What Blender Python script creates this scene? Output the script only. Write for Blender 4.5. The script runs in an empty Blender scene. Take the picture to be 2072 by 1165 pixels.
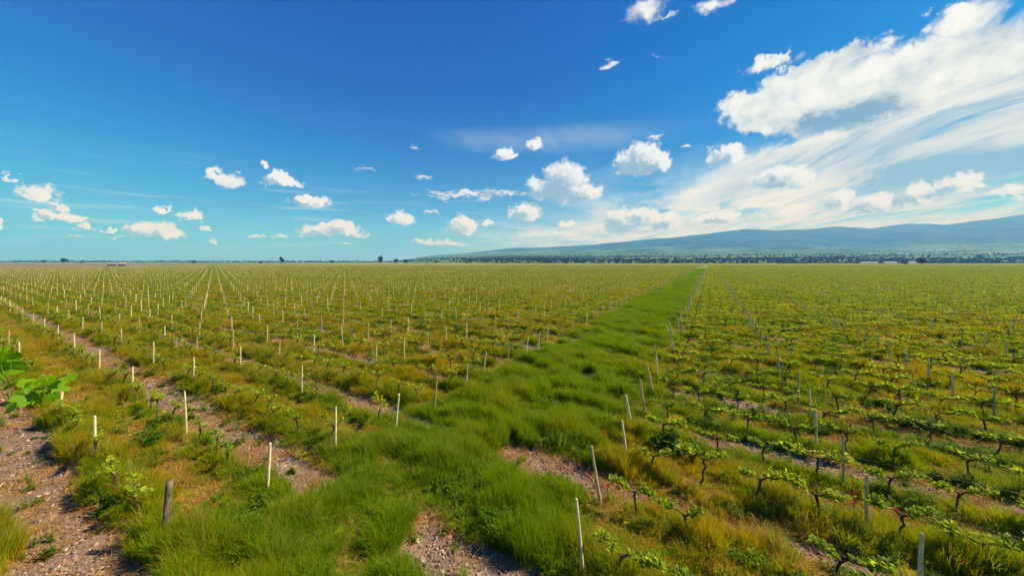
import bpy, bmesh, math, random
import numpy as np
from mathutils import Vector, Matrix, Euler

R = math.radians
rng = np.random.default_rng(7)
random.seed(7)
scene = bpy.context.scene
COL = scene.collection

# ------------------------------------------------------------------ camera
CAM_H = 7.0
FOC = 686.0 / 2072.0            # focal length as a fraction of the picture width
cam_data = bpy.data.cameras.new('camera')
cam_data.sensor_width = 36.0
cam_data.lens = 36.0 * FOC
cam_data.shift_y = -54.5 / 2072.0   # rising-front lens: verticals stay vertical
cam_data.clip_start = 0.05
cam_data.clip_end = 60000.0
cam = bpy.data.objects.new('camera', cam_data)
cam.location = (0, 0, CAM_H)
cam.rotation_euler = (R(90), 0, 0)
COL.objects.link(cam)
scene.camera = cam

# ------------------------------------------------------------------ colour management and sampling
scene.view_settings.view_transform = 'Standard'
scene.view_settings.look = 'None'
scene.view_settings.gamma = 1.0
scene.view_settings.exposure = 0.80
scene.view_settings.use_curve_mapping = False
cy = scene.cycles
cy.max_bounces = 5
cy.diffuse_bounces = 2
cy.glossy_bounces = 1
cy.transmission_bounces = 3
cy.transparent_max_bounces = 4
cy.volume_bounces = 0
cy.caustics_reflective = False
cy.caustics_refractive = False
cy.use_denoising = True
cy.use_adaptive_sampling = True
cy.adaptive_threshold = 0.025

# ------------------------------------------------------------------ sun
SUN_EL = R(43)
SUN_AZ = R(84)                  # clockwise from the camera's forward axis (+Y)
sun_vec = Vector((math.sin(SUN_AZ) * math.cos(SUN_EL), math.cos(SUN_AZ) * math.cos(SUN_EL), math.sin(SUN_EL)))
sd = bpy.data.lights.new('sun', 'SUN')
sd.energy = 5.0
sd.angle = R(0.53)
sd.color = (1.0, 0.91, 0.77)
sun = bpy.data.objects.new('sun', sd)
sun.rotation_euler = sun_vec.to_track_quat('Z', 'Y').to_euler()
sun.location = (300, 30, 280)
COL.objects.link(sun)


# ------------------------------------------------------------------ node expression helper
class E:
    """A float socket with arithmetic."""
    def __init__(s, nt, v): s.nt, s.v = nt, v
    def _m(s, op, b=None, c=None, clamp=False):
        n = s.nt.nodes.new('ShaderNodeMath'); n.operation = op; n.use_clamp = clamp
        for i, a in enumerate((s, b, c)):
            if a is None: continue
            if isinstance(a, E):
                if isinstance(a.v, (int, float)): n.inputs[i].default_value = a.v
                else: s.nt.links.new(a.v, n.inputs[i])
            else: n.inputs[i].default_value = a
        return E(s.nt, n.outputs[0])
    def __add__(s, b): return s._m('ADD', b)
    __radd__ = __add__
    def __sub__(s, b): return s._m('SUBTRACT', b)
    def __rsub__(s, b): return E(s.nt, b)._m('SUBTRACT', s)
    def __mul__(s, b): return s._m('MULTIPLY', b)
    __rmul__ = __mul__
    def __truediv__(s, b): return s._m('DIVIDE', b)
    def __neg__(s): return s * -1.0
    def max(s, b): return s._m('MAXIMUM', b)
    def min(s, b): return s._m('MINIMUM', b)
    def smax(s, b, k): return s._m('SMOOTH_MAX', b, k)
    def pow(s, b): return s._m('POWER', b)
    def abs(s): return s._m('ABSOLUTE')
    def exp(s): return s._m('EXPONENT')
    def clamp(s): return s._m('ADD', 0.0, clamp=True)
    def ss(s, a, b):
        n = s.nt.nodes.new('ShaderNodeMapRange'); n.interpolation_type = 'SMOOTHSTEP'
        s.nt.links.new(s.v, n.inputs['Value'])
        n.inputs['From Min'].default_value = a; n.inputs['From Max'].default_value = b
        return E(s.nt, n.outputs[0])
    def lin(s, a, b, c=0.0, d=1.0):
        n = s.nt.nodes.new('ShaderNodeMapRange')
        s.nt.links.new(s.v, n.inputs['Value'])
        for k, q in (('From Min', a), ('From Max', b), ('To Min', c), ('To Max', d)): n.inputs[k].default_value = q
        return E(s.nt, n.outputs[0])


def put(nt, inp, v):
    if isinstance(v, E): v = v.v
    if hasattr(v, 'is_output'): nt.links.new(v, inp)
    elif isinstance(v, (tuple, list)) and len(v) == 3 and inp.type == 'RGBA': inp.default_value = (*v, 1)
    else: inp.default_value = v


def vec(nt, x=0.0, y=0.0, z=0.0):
    n = nt.nodes.new('ShaderNodeCombineXYZ')
    for i, a in enumerate((x, y, z)): put(nt, n.inputs[i], a)
    return n.outputs[0]


def vm(nt, op, a, b=None, c=None):
    n = nt.nodes.new('ShaderNodeVectorMath'); n.operation = op
    for i, q in enumerate((a, b, c)):
        if q is not None: put(nt, n.inputs[i], q)
    return n.outputs['Value'] if op in ('LENGTH', 'DOT_PRODUCT', 'DISTANCE') else n.outputs[0]


def noise(nt, v, scale, detail=3.0, rough=0.5, color=False, dims='3D', w=0.0):
    n = nt.nodes.new('ShaderNodeTexNoise'); n.noise_dimensions = dims
    put(nt, n.inputs['Vector'], v)
    n.inputs['Scale'].default_value = scale
    n.inputs['Detail'].default_value = detail
    n.inputs['Roughness'].default_value = rough
    return n.outputs['Color'] if color else E(nt, n.outputs['Fac'])


def mix(nt, f, a, b, blend='MIX'):
    n = nt.nodes.new('ShaderNodeMix'); n.data_type = 'RGBA'; n.blend_type = blend
    put(nt, n.inputs[0], f); put(nt, n.inputs[6], a); put(nt, n.inputs[7], b)
    return n.outputs[2]


def ramp(nt, f, stops):
    n = nt.nodes.new('ShaderNodeValToRGB')
    cr = n.color_ramp
    while len(cr.elements) < len(stops): cr.elements.new(0.5)
    for e, (p, c) in zip(cr.elements, stops):
        e.position = p; e.color = (*c, 1)
    put(nt, n.inputs[0], f)
    return n.outputs[0]


# ------------------------------------------------------------------ world: Nishita sky with clouds by direction
SKY_STRENGTH = 0.074


def azel(px, py):
    """compass bearing and elevation (radians) of a spot of sky"""
    tx = (px - 1036) / 686.0
    a = math.atan(tx)
    return a, math.atan((528 - py) / 686.0 / math.sqrt(1 + tx * tx))


def build_world():
    w = bpy.data.worlds.new('World'); scene.world = w; w.use_nodes = True
    w.cycles.sampling_method = 'MANUAL'; w.cycles.sample_map_resolution = 256
    nt = w.node_tree; nt.nodes.clear()
    out = nt.nodes.new('ShaderNodeOutputWorld')
    sky = nt.nodes.new('ShaderNodeTexSky'); sky.sky_type = 'NISHITA'; sky.sun_disc = False
    sky.sun_elevation = SUN_EL; sky.sun_rotation = SUN_AZ
    sky.air_density = 1.0; sky.dust_density = 0.4; sky.ozone_density = 2.5; sky.altitude = 300
    tc = nt.nodes.new('ShaderNodeTexCoord')
    sep = nt.nodes.new('ShaderNodeSeparateXYZ'); nt.links.new(tc.outputs['Generated'], sep.inputs[0])
    X, Y, Z = (E(nt, sep.outputs[i]) for i in range(3))
    phi = X._m('ARCTAN2', Y)
    th = Z._m('ARCSINE')
    p = vec(nt, phi, th, th)
    zz = Z.max(0.02) + 0.045
    P = vec(nt, X / zz, Y / zz, 0.0)

    # base sky: the Nishita sky with a deep, saturated grade
    s3 = nt.nodes.new('ShaderNodeSeparateColor'); nt.links.new(sky.outputs[0], s3.inputs[0])
    r, g, b = (E(nt, s3.outputs[i]) for i in range(3))
    cc = nt.nodes.new('ShaderNodeCombineColor')
    for i, (q, k, ex, gain) in enumerate(((r, 0.115, 2.5, 0.7), (g, 0.105, 1.34, 6.5), (b, 0.10, 0.80, 8.2))):
        put(nt, cc.inputs[i], (q * k).pow(ex) * gain)
    base = cc.outputs[0]
    # thick pale air low down
    hz = (-(th.max(0.0)) * 9.5).exp() * 0.62
    warm = (-((phi - R(12)).abs()) * 2.4).exp()
    base = mix(nt, hz, base, mix(nt, warm, (1.9, 3.3, 7.6), (6.3, 6.8, 7.8)))
    # thin flat streaks low down
    lowst = noise(nt, vm(nt, 'MULTIPLY', p, (3.0, 46.0, 0)), 1.6, 4, 0.55, dims='2D')
    lowm = th.ss(0.0, 0.05) * (1.0 - th.ss(0.10, 0.26))
    base = mix(nt, (lowst.ss(0.52, 0.80) * lowm * 0.30).clamp(), base, (6.0, 6.9, 7.4))

    def add_bg(c):
        bg = nt.nodes.new('ShaderNodeBackground'); bg.inputs[1].default_value = SKY_STRENGTH
        nt.links.new(c, bg.inputs[0]); return bg.outputs[0]
    shader = add_bg(base)

    def box(cx, cy_, rx, ry, pad):
        a, e = azel(cx, cy_); a1, _ = azel(cx + rx, cy_); a0, _ = azel(cx - rx, cy_)
        _, e1 = azel(cx, cy_ - ry); _, e0 = azel(cx, cy_ + ry)
        k = 1.15
        return a - (a - a0) * k - pad, a + (a1 - a) * k + pad, e - (e - e0) * k - pad, e + (e1 - e) * k + pad

    pe = [-math.pi] + [azel(q, 528)[0] for q in (250, 600, 850, 1050, 1230, 1420, 1650)] + [R(75), math.pi]
    te = [-math.pi / 2] + [0.0] + [R(q) for q in (7, 13, 20)] + [math.pi / 2 + .01]
    plain = shader

    def cell(i, j):
        c = (pe[i], pe[i + 1], te[j], te[j + 1])
        if j == 0: return plain
        hit = lambda s, pad: (lambda b: b[0] < c[1] and b[1] > c[0] and b[2] < c[3] and b[3] > c[2])(box(*s[:4], pad))
        sets = [[s for s in lst if hit(s, pad)] for lst, pad in ((WISPS, .045), (CUMULUS_FAR, .025), (CUMULUS, .035), (BANK, .07))]
        sheet = [s for s in SHEET if hit(s, .10)]
        veil = [s for s in VEIL if hit(s, .0)]
        if not any(sets) and not sheet and not veil: return plain
        gn = nt.nodes.new('ShaderNodeGroup'); gn.node_tree = sky_cell(sheet, veil, *sets)
        nt.links.new(base, gn.inputs[0]); nt.links.new(p, gn.inputs[1]); nt.links.new(P, gn.inputs[2])
        return add_bg(gn.outputs[0])

    def split(i0, i1, j0, j1):
        if i1 - i0 == 1 and j1 - j0 == 1: return cell(i0, j0)
        if i1 - i0 >= j1 - j0:
            k = (i0 + i1) // 2; m = phi._m('GREATER_THAN', pe[k])
            a, b = split(i0, k, j0, j1), split(k, i1, j0, j1)
        else:
            k = (j0 + j1) // 2; m = th._m('GREATER_THAN', te[k])
            a, b = split(i0, i1, j0, k), split(i0, i1, k, j1)
        if a is plain and b is plain: return plain
        if a is plain: a = add_bg(base)
        if b is plain: b = add_bg(base)
        ms = nt.nodes.new('ShaderNodeMixShader')
        nt.links.new(m.v, ms.inputs[0]); nt.links.new(a, ms.inputs[1]); nt.links.new(b, ms.inputs[2])
        return ms.outputs[0]
    shader = split(0, len(pe) - 1, 0, len(te) - 1)
    nt.links.new(shader, out.inputs[0])


def sky_cell(SH, VE, WI, CF, CU, BA):
    """clouds of one part of the sky"""
    nt = bpy.data.node_groups.new('sky_part', 'ShaderNodeTree')
    nt.interface.new_socket('base', in_out='INPUT', socket_type='NodeSocketColor')
    nt.interface.new_socket('p', in_out='INPUT', socket_type='NodeSocketVector')
    nt.interface.new_socket('P', in_out='INPUT', socket_type='NodeSocketVector')
    nt.interface.new_socket('col', in_out='OUTPUT', socket_type='NodeSocketColor')
    gi = nt.nodes.new('NodeGroupInput'); go = nt.nodes.new('NodeGroupOutput')
    col, p, P = gi.outputs[0], gi.outputs[1], gi.outputs[2]
    HALF = (0.5, 0.5, 0.5)

    def blob(q, cx, cy_, rx, ry, base_y=0):
        a, e = azel(cx, cy_)
        a1, _ = azel(cx + rx, cy_); a0, _ = azel(cx - rx, cy_)
        _, e1 = azel(cx, cy_ - ry); _, e0 = azel(cx, cy_ + ry)
        sx, sy = 2 / (a1 - a0), 2 / (e1 - e0)
        if base_y:
            sb = sy * 2.2; eb = azel(cx, base_y)[1] + 0.25 / sb
            v = vm(nt, 'MULTIPLY_ADD', q, (sx, sy, -sb), (-sx * a, -sy * e, sb * eb))
            v = vm(nt, 'MAXIMUM', v, (-99.0, -99.0, 0.0))
        else:
            v = vm(nt, 'MULTIPLY_ADD', q, (sx, sy, 0.0), (-sx * a, -sy * e, 0.0))
        return E(nt, vm(nt, 'LENGTH', v))

    def field(q, lst):
        f = None
        for s in lst:
            k = blob(q, *s[:5]) if len(s) > 5 else blob(q, *s[:4])
            if s[-1] != 1.0: k = k + (1.0 - s[-1])
            f = k if f is None else f.min(k)
        return 1.0 - f

    if SH or VE or WI:
        rot = nt.nodes.new('ShaderNodeVectorRotate'); rot.rotation_type = 'Z_AXIS'
        nt.links.new(P, rot.inputs['Vector']); rot.inputs['Angle'].default_value = R(16)
        Pr = rot.outputs[0]
        wv = vm(nt, 'MULTIPLY', vm(nt, 'SUBTRACT', noise(nt, Pr, 0.6, 2, 0.5, True, '2D'), HALF), (1.1, 1.3, 0))
        Pw = vm(nt, 'ADD', Pr, wv)
        st = vm(nt, 'MULTIPLY', Pw, (1.0, 0.28, 1.0))
        n1 = noise(nt, st, 1.5, 7, 0.60, dims='2D')
    sy_ = nt.nodes.new('ShaderNodeSeparateXYZ'); nt.links.new(p, sy_.inputs[0])
    th = E(nt, sy_.outputs[1])
    if VE:
        v = None
        for s in VE:
            k = field(p, [s[:4] + (1.0,)]).max(0.0) * s[4]
            v = k if v is None else v + k
        col = mix(nt, (v * n1.ss(0.22, 0.72)).clamp(), col, (6.0, 6.8, 7.3))
    if SH:
        n2 = noise(nt, st, 5.2, 5, 0.64, dims='2D')
        n3 = noise(nt, vm(nt, 'MULTIPLY', Pw, (0.9, 0.33, 1)), 1.3, 3, 0.5, dims='2D')
        env = field(p, SH)
        dens = (env.lin(-0.5, 0.7, -0.50, 0.55) + (n1 * 0.55 + n2 * 0.45 - 0.5) * 2.3).ss(-0.05, 0.45)
        shade = field(p, [(1960, 380, 400, 85, 1.0)]).ss(-0.05, 0.5)
        grey = ((n3 - 0.46) * 3.4).clamp() * 0.70 + ((0.53 - n2) * 3.0).clamp() * 0.6 + shade * 0.85
        cs = mix(nt, grey.clamp(), (7.3, 7.5, 7.2), (2.0, 3.6, 5.4))
        col = mix(nt, dens * 0.94, col, cs)
    if WI:
        wn1 = noise(nt, vm(nt, 'MULTIPLY', p, (1, 1.6, 0)), 16, 5, 0.62, True, '2D')
        wq = vm(nt, 'ADD', p, vm(nt, 'MULTIPLY', vm(nt, 'SUBTRACT', wn1, HALF), (0.075, 0.06, 0)))
        wn = noise(nt, st, 11.0, 5, 0.66, dims='2D')
        wd = (field(wq, WI) + (wn - 0.52) * 1.5).ss(0.02, 0.95)
        col = mix(nt, wd * 0.92, col, (7.6, 7.8, 7.6))

    def puff(pp, lst, sc, amp, amp2):
        w1 = vm(nt, 'SUBTRACT', noise(nt, pp, sc, 2.0, 0.5, True, '2D'), HALF)
        w2 = vm(nt, 'SUBTRACT', noise(nt, pp, sc * 3.3, 5.0, 0.70, True, '2D'), HALF)
        q = vm(nt, 'MULTIPLY_ADD', w1, (amp, amp * 0.75, amp * 0.35), pp)
        q = vm(nt, 'MULTIPLY_ADD', w2, (amp2, amp2 * 0.85, amp2 * 0.5), q)
        return field(q, lst)

    for lst, sc, amp, amp2, L, lo, hi, op, dark in (
            (CF, 44, 0.034, 0.018, (0.010, 0.008, 0.008), 0.0, 0.55, 0.78, (3.6, 4.9, 6.0)),
            (CU, 32, 0.046, 0.026, (0.020, 0.017, 0.017), 0.0, 0.42, 0.96, (2.3, 3.5, 4.7)),
            (BA, 15, 0.085, 0.056, (0.034, 0.048, 0.048), 0.0, 0.36, 0.97, (1.7, 2.9, 4.2))):
        if not lst: continue
        f0 = puff(p, lst, sc, amp, amp2)
        f1 = puff(vm(nt, 'ADD', p, L), lst, sc, amp, amp2)
        nz = noise(nt, p, sc * 1.7, 5, 0.62, dims='2D')
        if lst is BA:
            patch = field(vm(nt, 'MULTIPLY_ADD', noise(nt, p, 9, 4, 0.6, True, '2D'), (0.06, 0.03, 0), vm(nt, 'ADD', p, (-0.03, -0.015, 0))), [(1690, 240, 150, 36, 1.0)]).ss(-0.2, 0.75)
            nb = noise(nt, vm(nt, 'MULTIPLY', p, (1, 1.8, 0)), 9, 5, 0.6, dims='2D')
            sh = ((nz - 0.45) * 2.4 + f1.max(-0.2) * 0.2).clamp() * 0.42 + ((nb - 0.46) * 3.5).clamp() * 0.5 + patch * ((nb - 0.30) * 4.0).clamp() * 0.95
            sh = sh.clamp()
        else:
            sh = (f1.max(-0.3) * 1.25 - (f0 - f1) * 0.35 + (nz - 0.5) * 1.5).ss(-0.15, 1.15)
        col = mix(nt, f0.ss(lo, hi) * op, col, mix(nt, sh, (7.4, 7.8, 7.6) if lst is BA else (7.1, 7.7, 8.3), dark))
    nt.links.new(col, go.inputs[0])
    return nt


# (image-bearing x, y, half width, half height, weight) -> converted to compass bearing / elevation
SHEET = [(1600, 395, 330, 90, 0.80), (1900, 290, 440, 110, 1.2), (1960, 180, 360, 120, 1.2), (1780, 165, 250, 75, 0.95), (1640, 310, 240, 50, 0.95),
         (2400, 170, 420, 240, 1.0), (1945, 45, 120, 52, 0.85), (1560, 130, 90, 18, 0.62), (1320, 455, 330, 60, 0.62)]
VEIL = [(1130, 283, 330, 34, 0.40), (1480, 410, 500, 130, 1.8), (1250, 480, 460, 60, 1.2), (1900, 410, 420, 120, 0.9), (1990, 450, 420, 75, 1.3)]
WISPS = [(1305, 22, 52, 30, 1.0), (1352, 30, 34, 14, 0.8), (1440, 10, 48, 20, 1.0), (1236, 130, 26, 9, 1.0), (1783, 88, 32, 14, 1.1),
         (842, 294, 18, 12, 0.7), (738, 340, 28, 5, 0.8), (855, 358, 22, 7, 0.9), (940, 396, 120, 8, 0.9), (1020, 390, 70, 9, 0.9),
         (1325, 112, 30, 6, 0.55), (1375, 205, 10, 4, 0.5), (1323, 284, 22, 9, 0.8), (1390, 298, 26, 6, 0.8), (1940, 28, 80, 40, 1.0)]
# (x, y, half width, half height, base y, weight)
CUMULUS = [(458, 365, 40, 24, 381, 1.0), (440, 358, 20, 16, 381, 0.9), (575, 366, 48, 13, 377, 1.0), (560, 358, 24, 14, 377, 1.0), (537, 336, 22, 10, 345, 0.8), (525, 370, 18, 10, 379, 0.6),
           (630, 408, 48, 13, 419, 1.0), (82, 392, 50, 26, 405, 1.0), (32, 360, 22, 15, 372, 0.7), (118, 419, 22, 12, 429, 0.7),
           (125, 440, 78, 16, 450, 1.0), (322, 425, 24, 10, 433, 1.0), (388, 438, 36, 15, 449, 1.0), (420, 460, 24, 10, 468, 0.8),
           (320, 468, 70, 17, 482, 1.1), (345, 462, 40, 15, 482, 1.0), (175, 462, 34, 10, 469, 0.9), (222, 466, 20, 8, 472, 0.8), (10, 456, 30, 9, 463, 0.8),
           (813, 444, 28, 18, 459, 1.1), (935, 458, 32, 22, 474, 1.1), (660, 465, 60, 14, 477, 1.0), (700, 462, 34, 18, 478, 1.0), (620, 474, 28, 9, 480, 0.8), (985, 452, 18, 9, 459, 0.9),
           (1021, 314, 28, 15, 323, 1.0), (1081, 292, 22, 15, 303, 1.0),
           (1142, 372, 42, 44, 408, 1.25), (1125, 378, 40, 30, 408, 1.1), (1092, 384, 34, 26, 406, 1.1), (1178, 390, 46, 22, 408, 1.1),
           (1298, 325, 44, 34, 352, 1.2), (1332, 326, 30, 24, 346, 1.1), (1272, 330, 30, 28, 360, 1.1),
           (1470, 315, 44, 24, 330, 1.1), (1582, 360, 64, 26, 380, 1.1), (1610, 366, 45, 20, 382, 1.1),
           (1065, 432, 40, 26, 446, 1.0), (1262, 450, 50, 30, 470, 1.1), (1300, 440, 50, 26, 472, 1.0), (1345, 448, 50, 24, 474, 1.0), (1455, 440, 48, 20, 452, 1.0),
           (1700, 405, 50, 26, 430, 0.95), (1780, 412, 70, 28, 430, 0.9), (1865, 392, 62, 30, 420, 0.9), (1945, 368, 55, 26, 395, 0.9), (2050, 385, 60, 22, 410, 0.8), (1145, 455, 34, 12, 463, 0.8)]
CUMULUS_FAR = [(1110, 478, 120, 16, 492, 0.9), (1220, 470, 90, 18, 488, 0.9), (1340, 462, 120, 20, 480, 0.8), (1400, 450, 70, 18, 470, 0.8),
               (900, 492, 60, 8, 498, 0.9), (435, 492, 18, 6, 497, 0.9), (520, 478, 34, 7, 484, 0.8), (570, 478, 24, 8, 484, 0.8), (725, 476, 26, 10, 483, 0.9),
               (860, 488, 40, 8, 494, 0.8), (150, 478, 50, 6, 483, 0.5), (700, 494, 22, 5, 498, 0.7), (240, 481, 30, 4, 485, 0.7), (1560, 440, 110, 16, 452, 0.7), (870, 430, 36, 6, 435, 0.7)]
BANK = [(1600, 205, 140, 56, 262, 1.2), (1540, 215, 90, 44, 256, 1.15), (1700, 215, 170, 58, 268, 1.15), (1660, 135, 150, 32, 0, 0.95), (1560, 128, 60, 18, 0, 0.9), (1830, 150, 230, 70, 0, 1.0), (1990, 110, 120, 60, 0, 0.95), (1940, 40, 90, 44, 0, 0.85)]
build_world()


# ------------------------------------------------------------------ layout of the vineyard
# u runs along the vine rows, w across them (along the grass track)
UX, UY = 0.862, -0.507
_n = math.hypot(UX, UY); UX, UY = UX / _n, UY / _n
WX, WY = -UY, UX
ROW0, ROW_STEP = 2.8, 2.3
SOIL_C = 1.65                       # every second alley is tilled
TRACK = (-11.5, -2.6)               # the grass track lies between these u
POST_STEP = 7.0


def uw2xy(u, w): return u * UX + w * WX, u * UY + w * WY
def xy2uw(x, y): return x * UX + y * UY, x * WX + y * WY


def _hash(ix, iy, seed):
    h = (ix.astype(np.int64) * 374761393 + iy.astype(np.int64) * 668265263 + seed * 1274126177) & 0x7fffffff
    h = ((h ^ (h >> 13)) * 1274126177) & 0x7fffffff
    return ((h ^ (h >> 16)) & 0xffff) / 65535.0


def vnoise(x, y, scale=1.0, seed=0, octaves=1):
    x = np.asarray(x, float) / scale; y = np.asarray(y, float) / scale
    tot = 0.0; amp = 1.0; norm = 0.0
    for o in range(octaves):
        ix, iy = np.floor(x), np.floor(y); fx, fy = x - ix, y - iy
        fx = fx * fx * (3 - 2 * fx); fy = fy * fy * (3 - 2 * fy)
        a = _hash(ix, iy, seed + o); b = _hash(ix + 1, iy, seed + o)
        c = _hash(ix, iy + 1, seed + o); d = _hash(ix + 1, iy + 1, seed + o)
        tot = tot + amp * ((a * (1 - fx) + b * fx) * (1 - fy) + (c * (1 - fx) + d * fx) * fy)
        norm += amp; amp *= 0.5; x = x * 2.03 + 17.1; y = y * 2.03 + 5.3
    return tot / norm


def sstep(x, a, b):
    t = np.clip((x - a) / (b - a), 0, 1); return t * t * (3 - 2 * t)


def in_vineyard(x, y):
    return (x > -400 - 0.10 * (y - 240)) & (y < 900)


def soil_amount(u, w):
    """1 on the tilled strips, 0 on grass"""
    t = (w - SOIL_C + 2.3) % 4.6 - 2.3
    n = vnoise(u, w, 1.1, 11, 3) - 0.5
    n2 = vnoise(u, w, 4.0, 12, 2) - 0.5
    half = 0.60 + n * 0.75 + n2 * 0.5
    half = half + 0.22 * ((np.abs(w - SOIL_C) < 1.4) | (np.abs(w - SOIL_C - 4.6) < 1.4))
    s = sstep(half - np.abs(t + 0.10), -0.10, 0.14)
    ends = np.maximum(sstep(-u, 9.2, 10.4), sstep(u + n * 2.2 + n2, -6.9, -6.2))
    return s * ends


def row_dist(w): return np.abs((w - ROW0 + ROW_STEP / 2) % ROW_STEP - ROW_STEP / 2)


def ground_z(x, y):
    u, w = xy2uw(x, y)
    near = np.exp(-(x * x + y * y) / 70.0 ** 2)
    z = (vnoise(x, y, 3.5, 21, 3) - 0.5) * 0.16
    s = soil_amount(u, w)
    z = z + s * (-0.10 + (vnoise(u, w, 0.40, 22, 3) - 0.5) * 0.15)
    return z * near


# ------------------------------------------------------------------ object helpers
def tag(o, label=None, cat=None, group=None, kind=None):
    for k, v in (('label', label), ('category', cat), ('group', group), ('kind', kind)):
        if v: o[k] = v
    return o


def mesh(name, v, f, mats=(), smooth=False, mi=None):
    m = bpy.data.meshes.new(name)
    m.from_pydata([tuple(map(float, q)) for q in v], [], [tuple(map(int, q)) for q in f])
    for a in mats: m.materials.append(a)
    if mi is not None: m.polygons.foreach_set('material_index', np.array(mi, np.int32))
    if smooth: m.polygons.foreach_set('use_smooth', np.ones(len(m.polygons), bool))
    m.update()
    return m


def obj(name, m, parent=None, loc=(0, 0, 0), link=True):
    o = bpy.data.objects.new(name, m)
    o.location = loc
    if parent: o.parent = parent
    if link: COL.objects.link(o)
    return o


def empty(name, loc=(0, 0, 0), rz=0.0):
    o = bpy.data.objects.new(name, None); o.location = loc; o.rotation_euler = (0, 0, rz)
    o.empty_display_size = 0.1
    COL.objects.link(o)
    return o


class G:
    """collects geometry for one mesh"""
    def __init__(s): s.v, s.f, s.m = [], [], []
    def add(s, v, f, m=0):
        o = len(s.v); s.v += [tuple(q) for q in v]; s.f += [tuple(i + o for i in q) for q in f]; s.m += [m] * len(f)
    def tube(s, pts, rad, n=6, m=0, cap=True, wob=0.0, rnd=None):
        pts = [Vector(q) for q in pts]; v = []; f = []
        side = None
        for i, q in enumerate(pts):
            t = (pts[min(i + 1, len(pts) - 1)] - pts[max(i - 1, 0)]).normalized()
            if side is None:
                side = t.cross(Vector((0.31, 0.2, 0.93)))
                if side.length < 0.1: side = t.cross(Vector((1, 0, 0)))
            side = (side - t * side.dot(t)).normalized(); up = t.cross(side)
            for k in range(n):
                a = 2 * math.pi * k / n
                r = rad[i] * (1 + (wob * (rnd.random() - 0.5) * 2 if rnd else 0))
                v.append(q + (side * math.cos(a) + up * math.sin(a)) * r)
        for i in range(len(pts) - 1):
            for k in range(n):
                a, b = i * n + k, i * n + (k + 1) % n
                f.append((a, b, b + n, a + n))
        if cap:
            f.append(tuple(range(n))[::-1]); f.append(tuple((len(pts) - 1) * n + k for k in range(n)))
        s.add(v, f, m)
    def box(s, c, d, m=0, rz=0.0):
        x, y, z = (q / 2 for q in d)
        v = [(a * x, b * y, e * z) for a in (-1, 1) for b in (-1, 1) for e in (-1, 1)]
        cz, sz = math.cos(rz), math.sin(rz)
        v = [(c[0] + p[0] * cz - p[1] * sz, c[1] + p[0] * sz + p[1] * cz, c[2] + p[2]) for p in v]
        s.add(v, [(0, 1, 3, 2), (4, 6, 7, 5), (0, 4, 5, 1), (2, 3, 7, 6), (0, 2, 6, 4), (1, 5, 7, 3)], m)
    def mesh(s, name, mats, smooth=False): return mesh(name, s.v, s.f, mats, smooth, s.m)


# ------------------------------------------------------------------ materials
def mat(name):
    m = bpy.data.materials.new(name); m.use_nodes = True
    nt = m.node_tree; nt.nodes.clear()
    out = nt.nodes.new('ShaderNodeOutputMaterial')
    return m, nt, out


def principled(nt, col, rough=0.8, spec=0.25, bump=None):
    b = nt.nodes.new('ShaderNodeBsdfPrincipled')
    put(nt, b.inputs['Base Color'], col); put(nt, b.inputs['Roughness'], rough)
    b.inputs['Specular IOR Level'].default_value = spec
    if bump is not None:
        n = nt.nodes.new('ShaderNodeBump'); n.inputs['Strength'].default_value = bump[1]; n.inputs['Distance'].default_value = bump[2]
        put(nt, n.inputs['Height'], bump[0]); nt.links.new(n.outputs[0], b.inputs['Normal'])
    return b.outputs[0]


def attr(nt, name, typ='INSTANCER'):
    n = nt.nodes.new('ShaderNodeAttribute'); n.attribute_name = name; n.attribute_type = typ
    return E(nt, n.outputs['Fac'])


def orand(nt): return E(nt, nt.nodes.new('ShaderNodeObjectInfo').outputs['Random'])


def leafy(name, stops, transl=0.38, tcol=1.3, rough=0.65, spec=0.06, island=0.8):
    """foliage: colour runs along `stops` by per-thing randomness and per-leaf randomness"""
    m, nt, out = mat(name)
    geo = nt.nodes.new('ShaderNodeNewGeometry')
    isl = E(nt, geo.outputs['Random Per Island'])
    f = attr(nt, 'dry') * 0.72 + (isl - 0.5) * island + (orand(nt) - 0.5) * 0.40 + 0.14
    c = ramp(nt, f.clamp(), stops)
    b = principled(nt, c, rough, spec)
    t = nt.nodes.new('ShaderNodeBsdfTranslucent')
    put(nt, t.inputs[0], mix(nt, 1.0, c, (tcol, tcol * 1.05, tcol * 0.5), 'MULTIPLY'))
    ms = nt.nodes.new('ShaderNodeMixShader'); ms.inputs[0].default_value = transl
    nt.links.new(b, ms.inputs[1]); nt.links.new(t.outputs[0], ms.inputs[2]); nt.links.new(ms.outputs[0], out.inputs[0])
    return m


M = {}
M['grass'] = leafy('grass_blade', [(0.0, (0.115, 0.230, 0.003)), (0.35, (0.210, 0.300, 0.003)), (0.62, (0.315, 0.295, 0.004)), (1.0, (0.47, 0.275, 0.014))], 0.48)
M['weed'] = leafy('weed_leaf', [(0.0, (0.055, 0.125, 0.005)), (0.5, (0.115, 0.210, 0.005)), (1.0, (0.26, 0.31, 0.008))], 0.4)
M['seed'] = leafy('seeding_grass', [(0.0, (0.20, 0.25, 0.02)), (0.5, (0.32, 0.29, 0.05)), (1.0, (0.44, 0.30, 0.08))], 0.4)
M['straw'] = leafy('dry_straw', [(0.0, (0.26, 0.14, 0.025)), (0.5, (0.42, 0.21, 0.045)), (1.0, (0.52, 0.31, 0.11))], 0.15)
M['vine_leaf'] = leafy('vine_leaf', [(0.0, (0.120, 0.200, 0.004)), (0.5, (0.26, 0.34, 0.006)), (1.0, (0.48, 0.50, 0.030))], 0.52, 1.4, 0.5, 0.12, 0.9)
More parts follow.
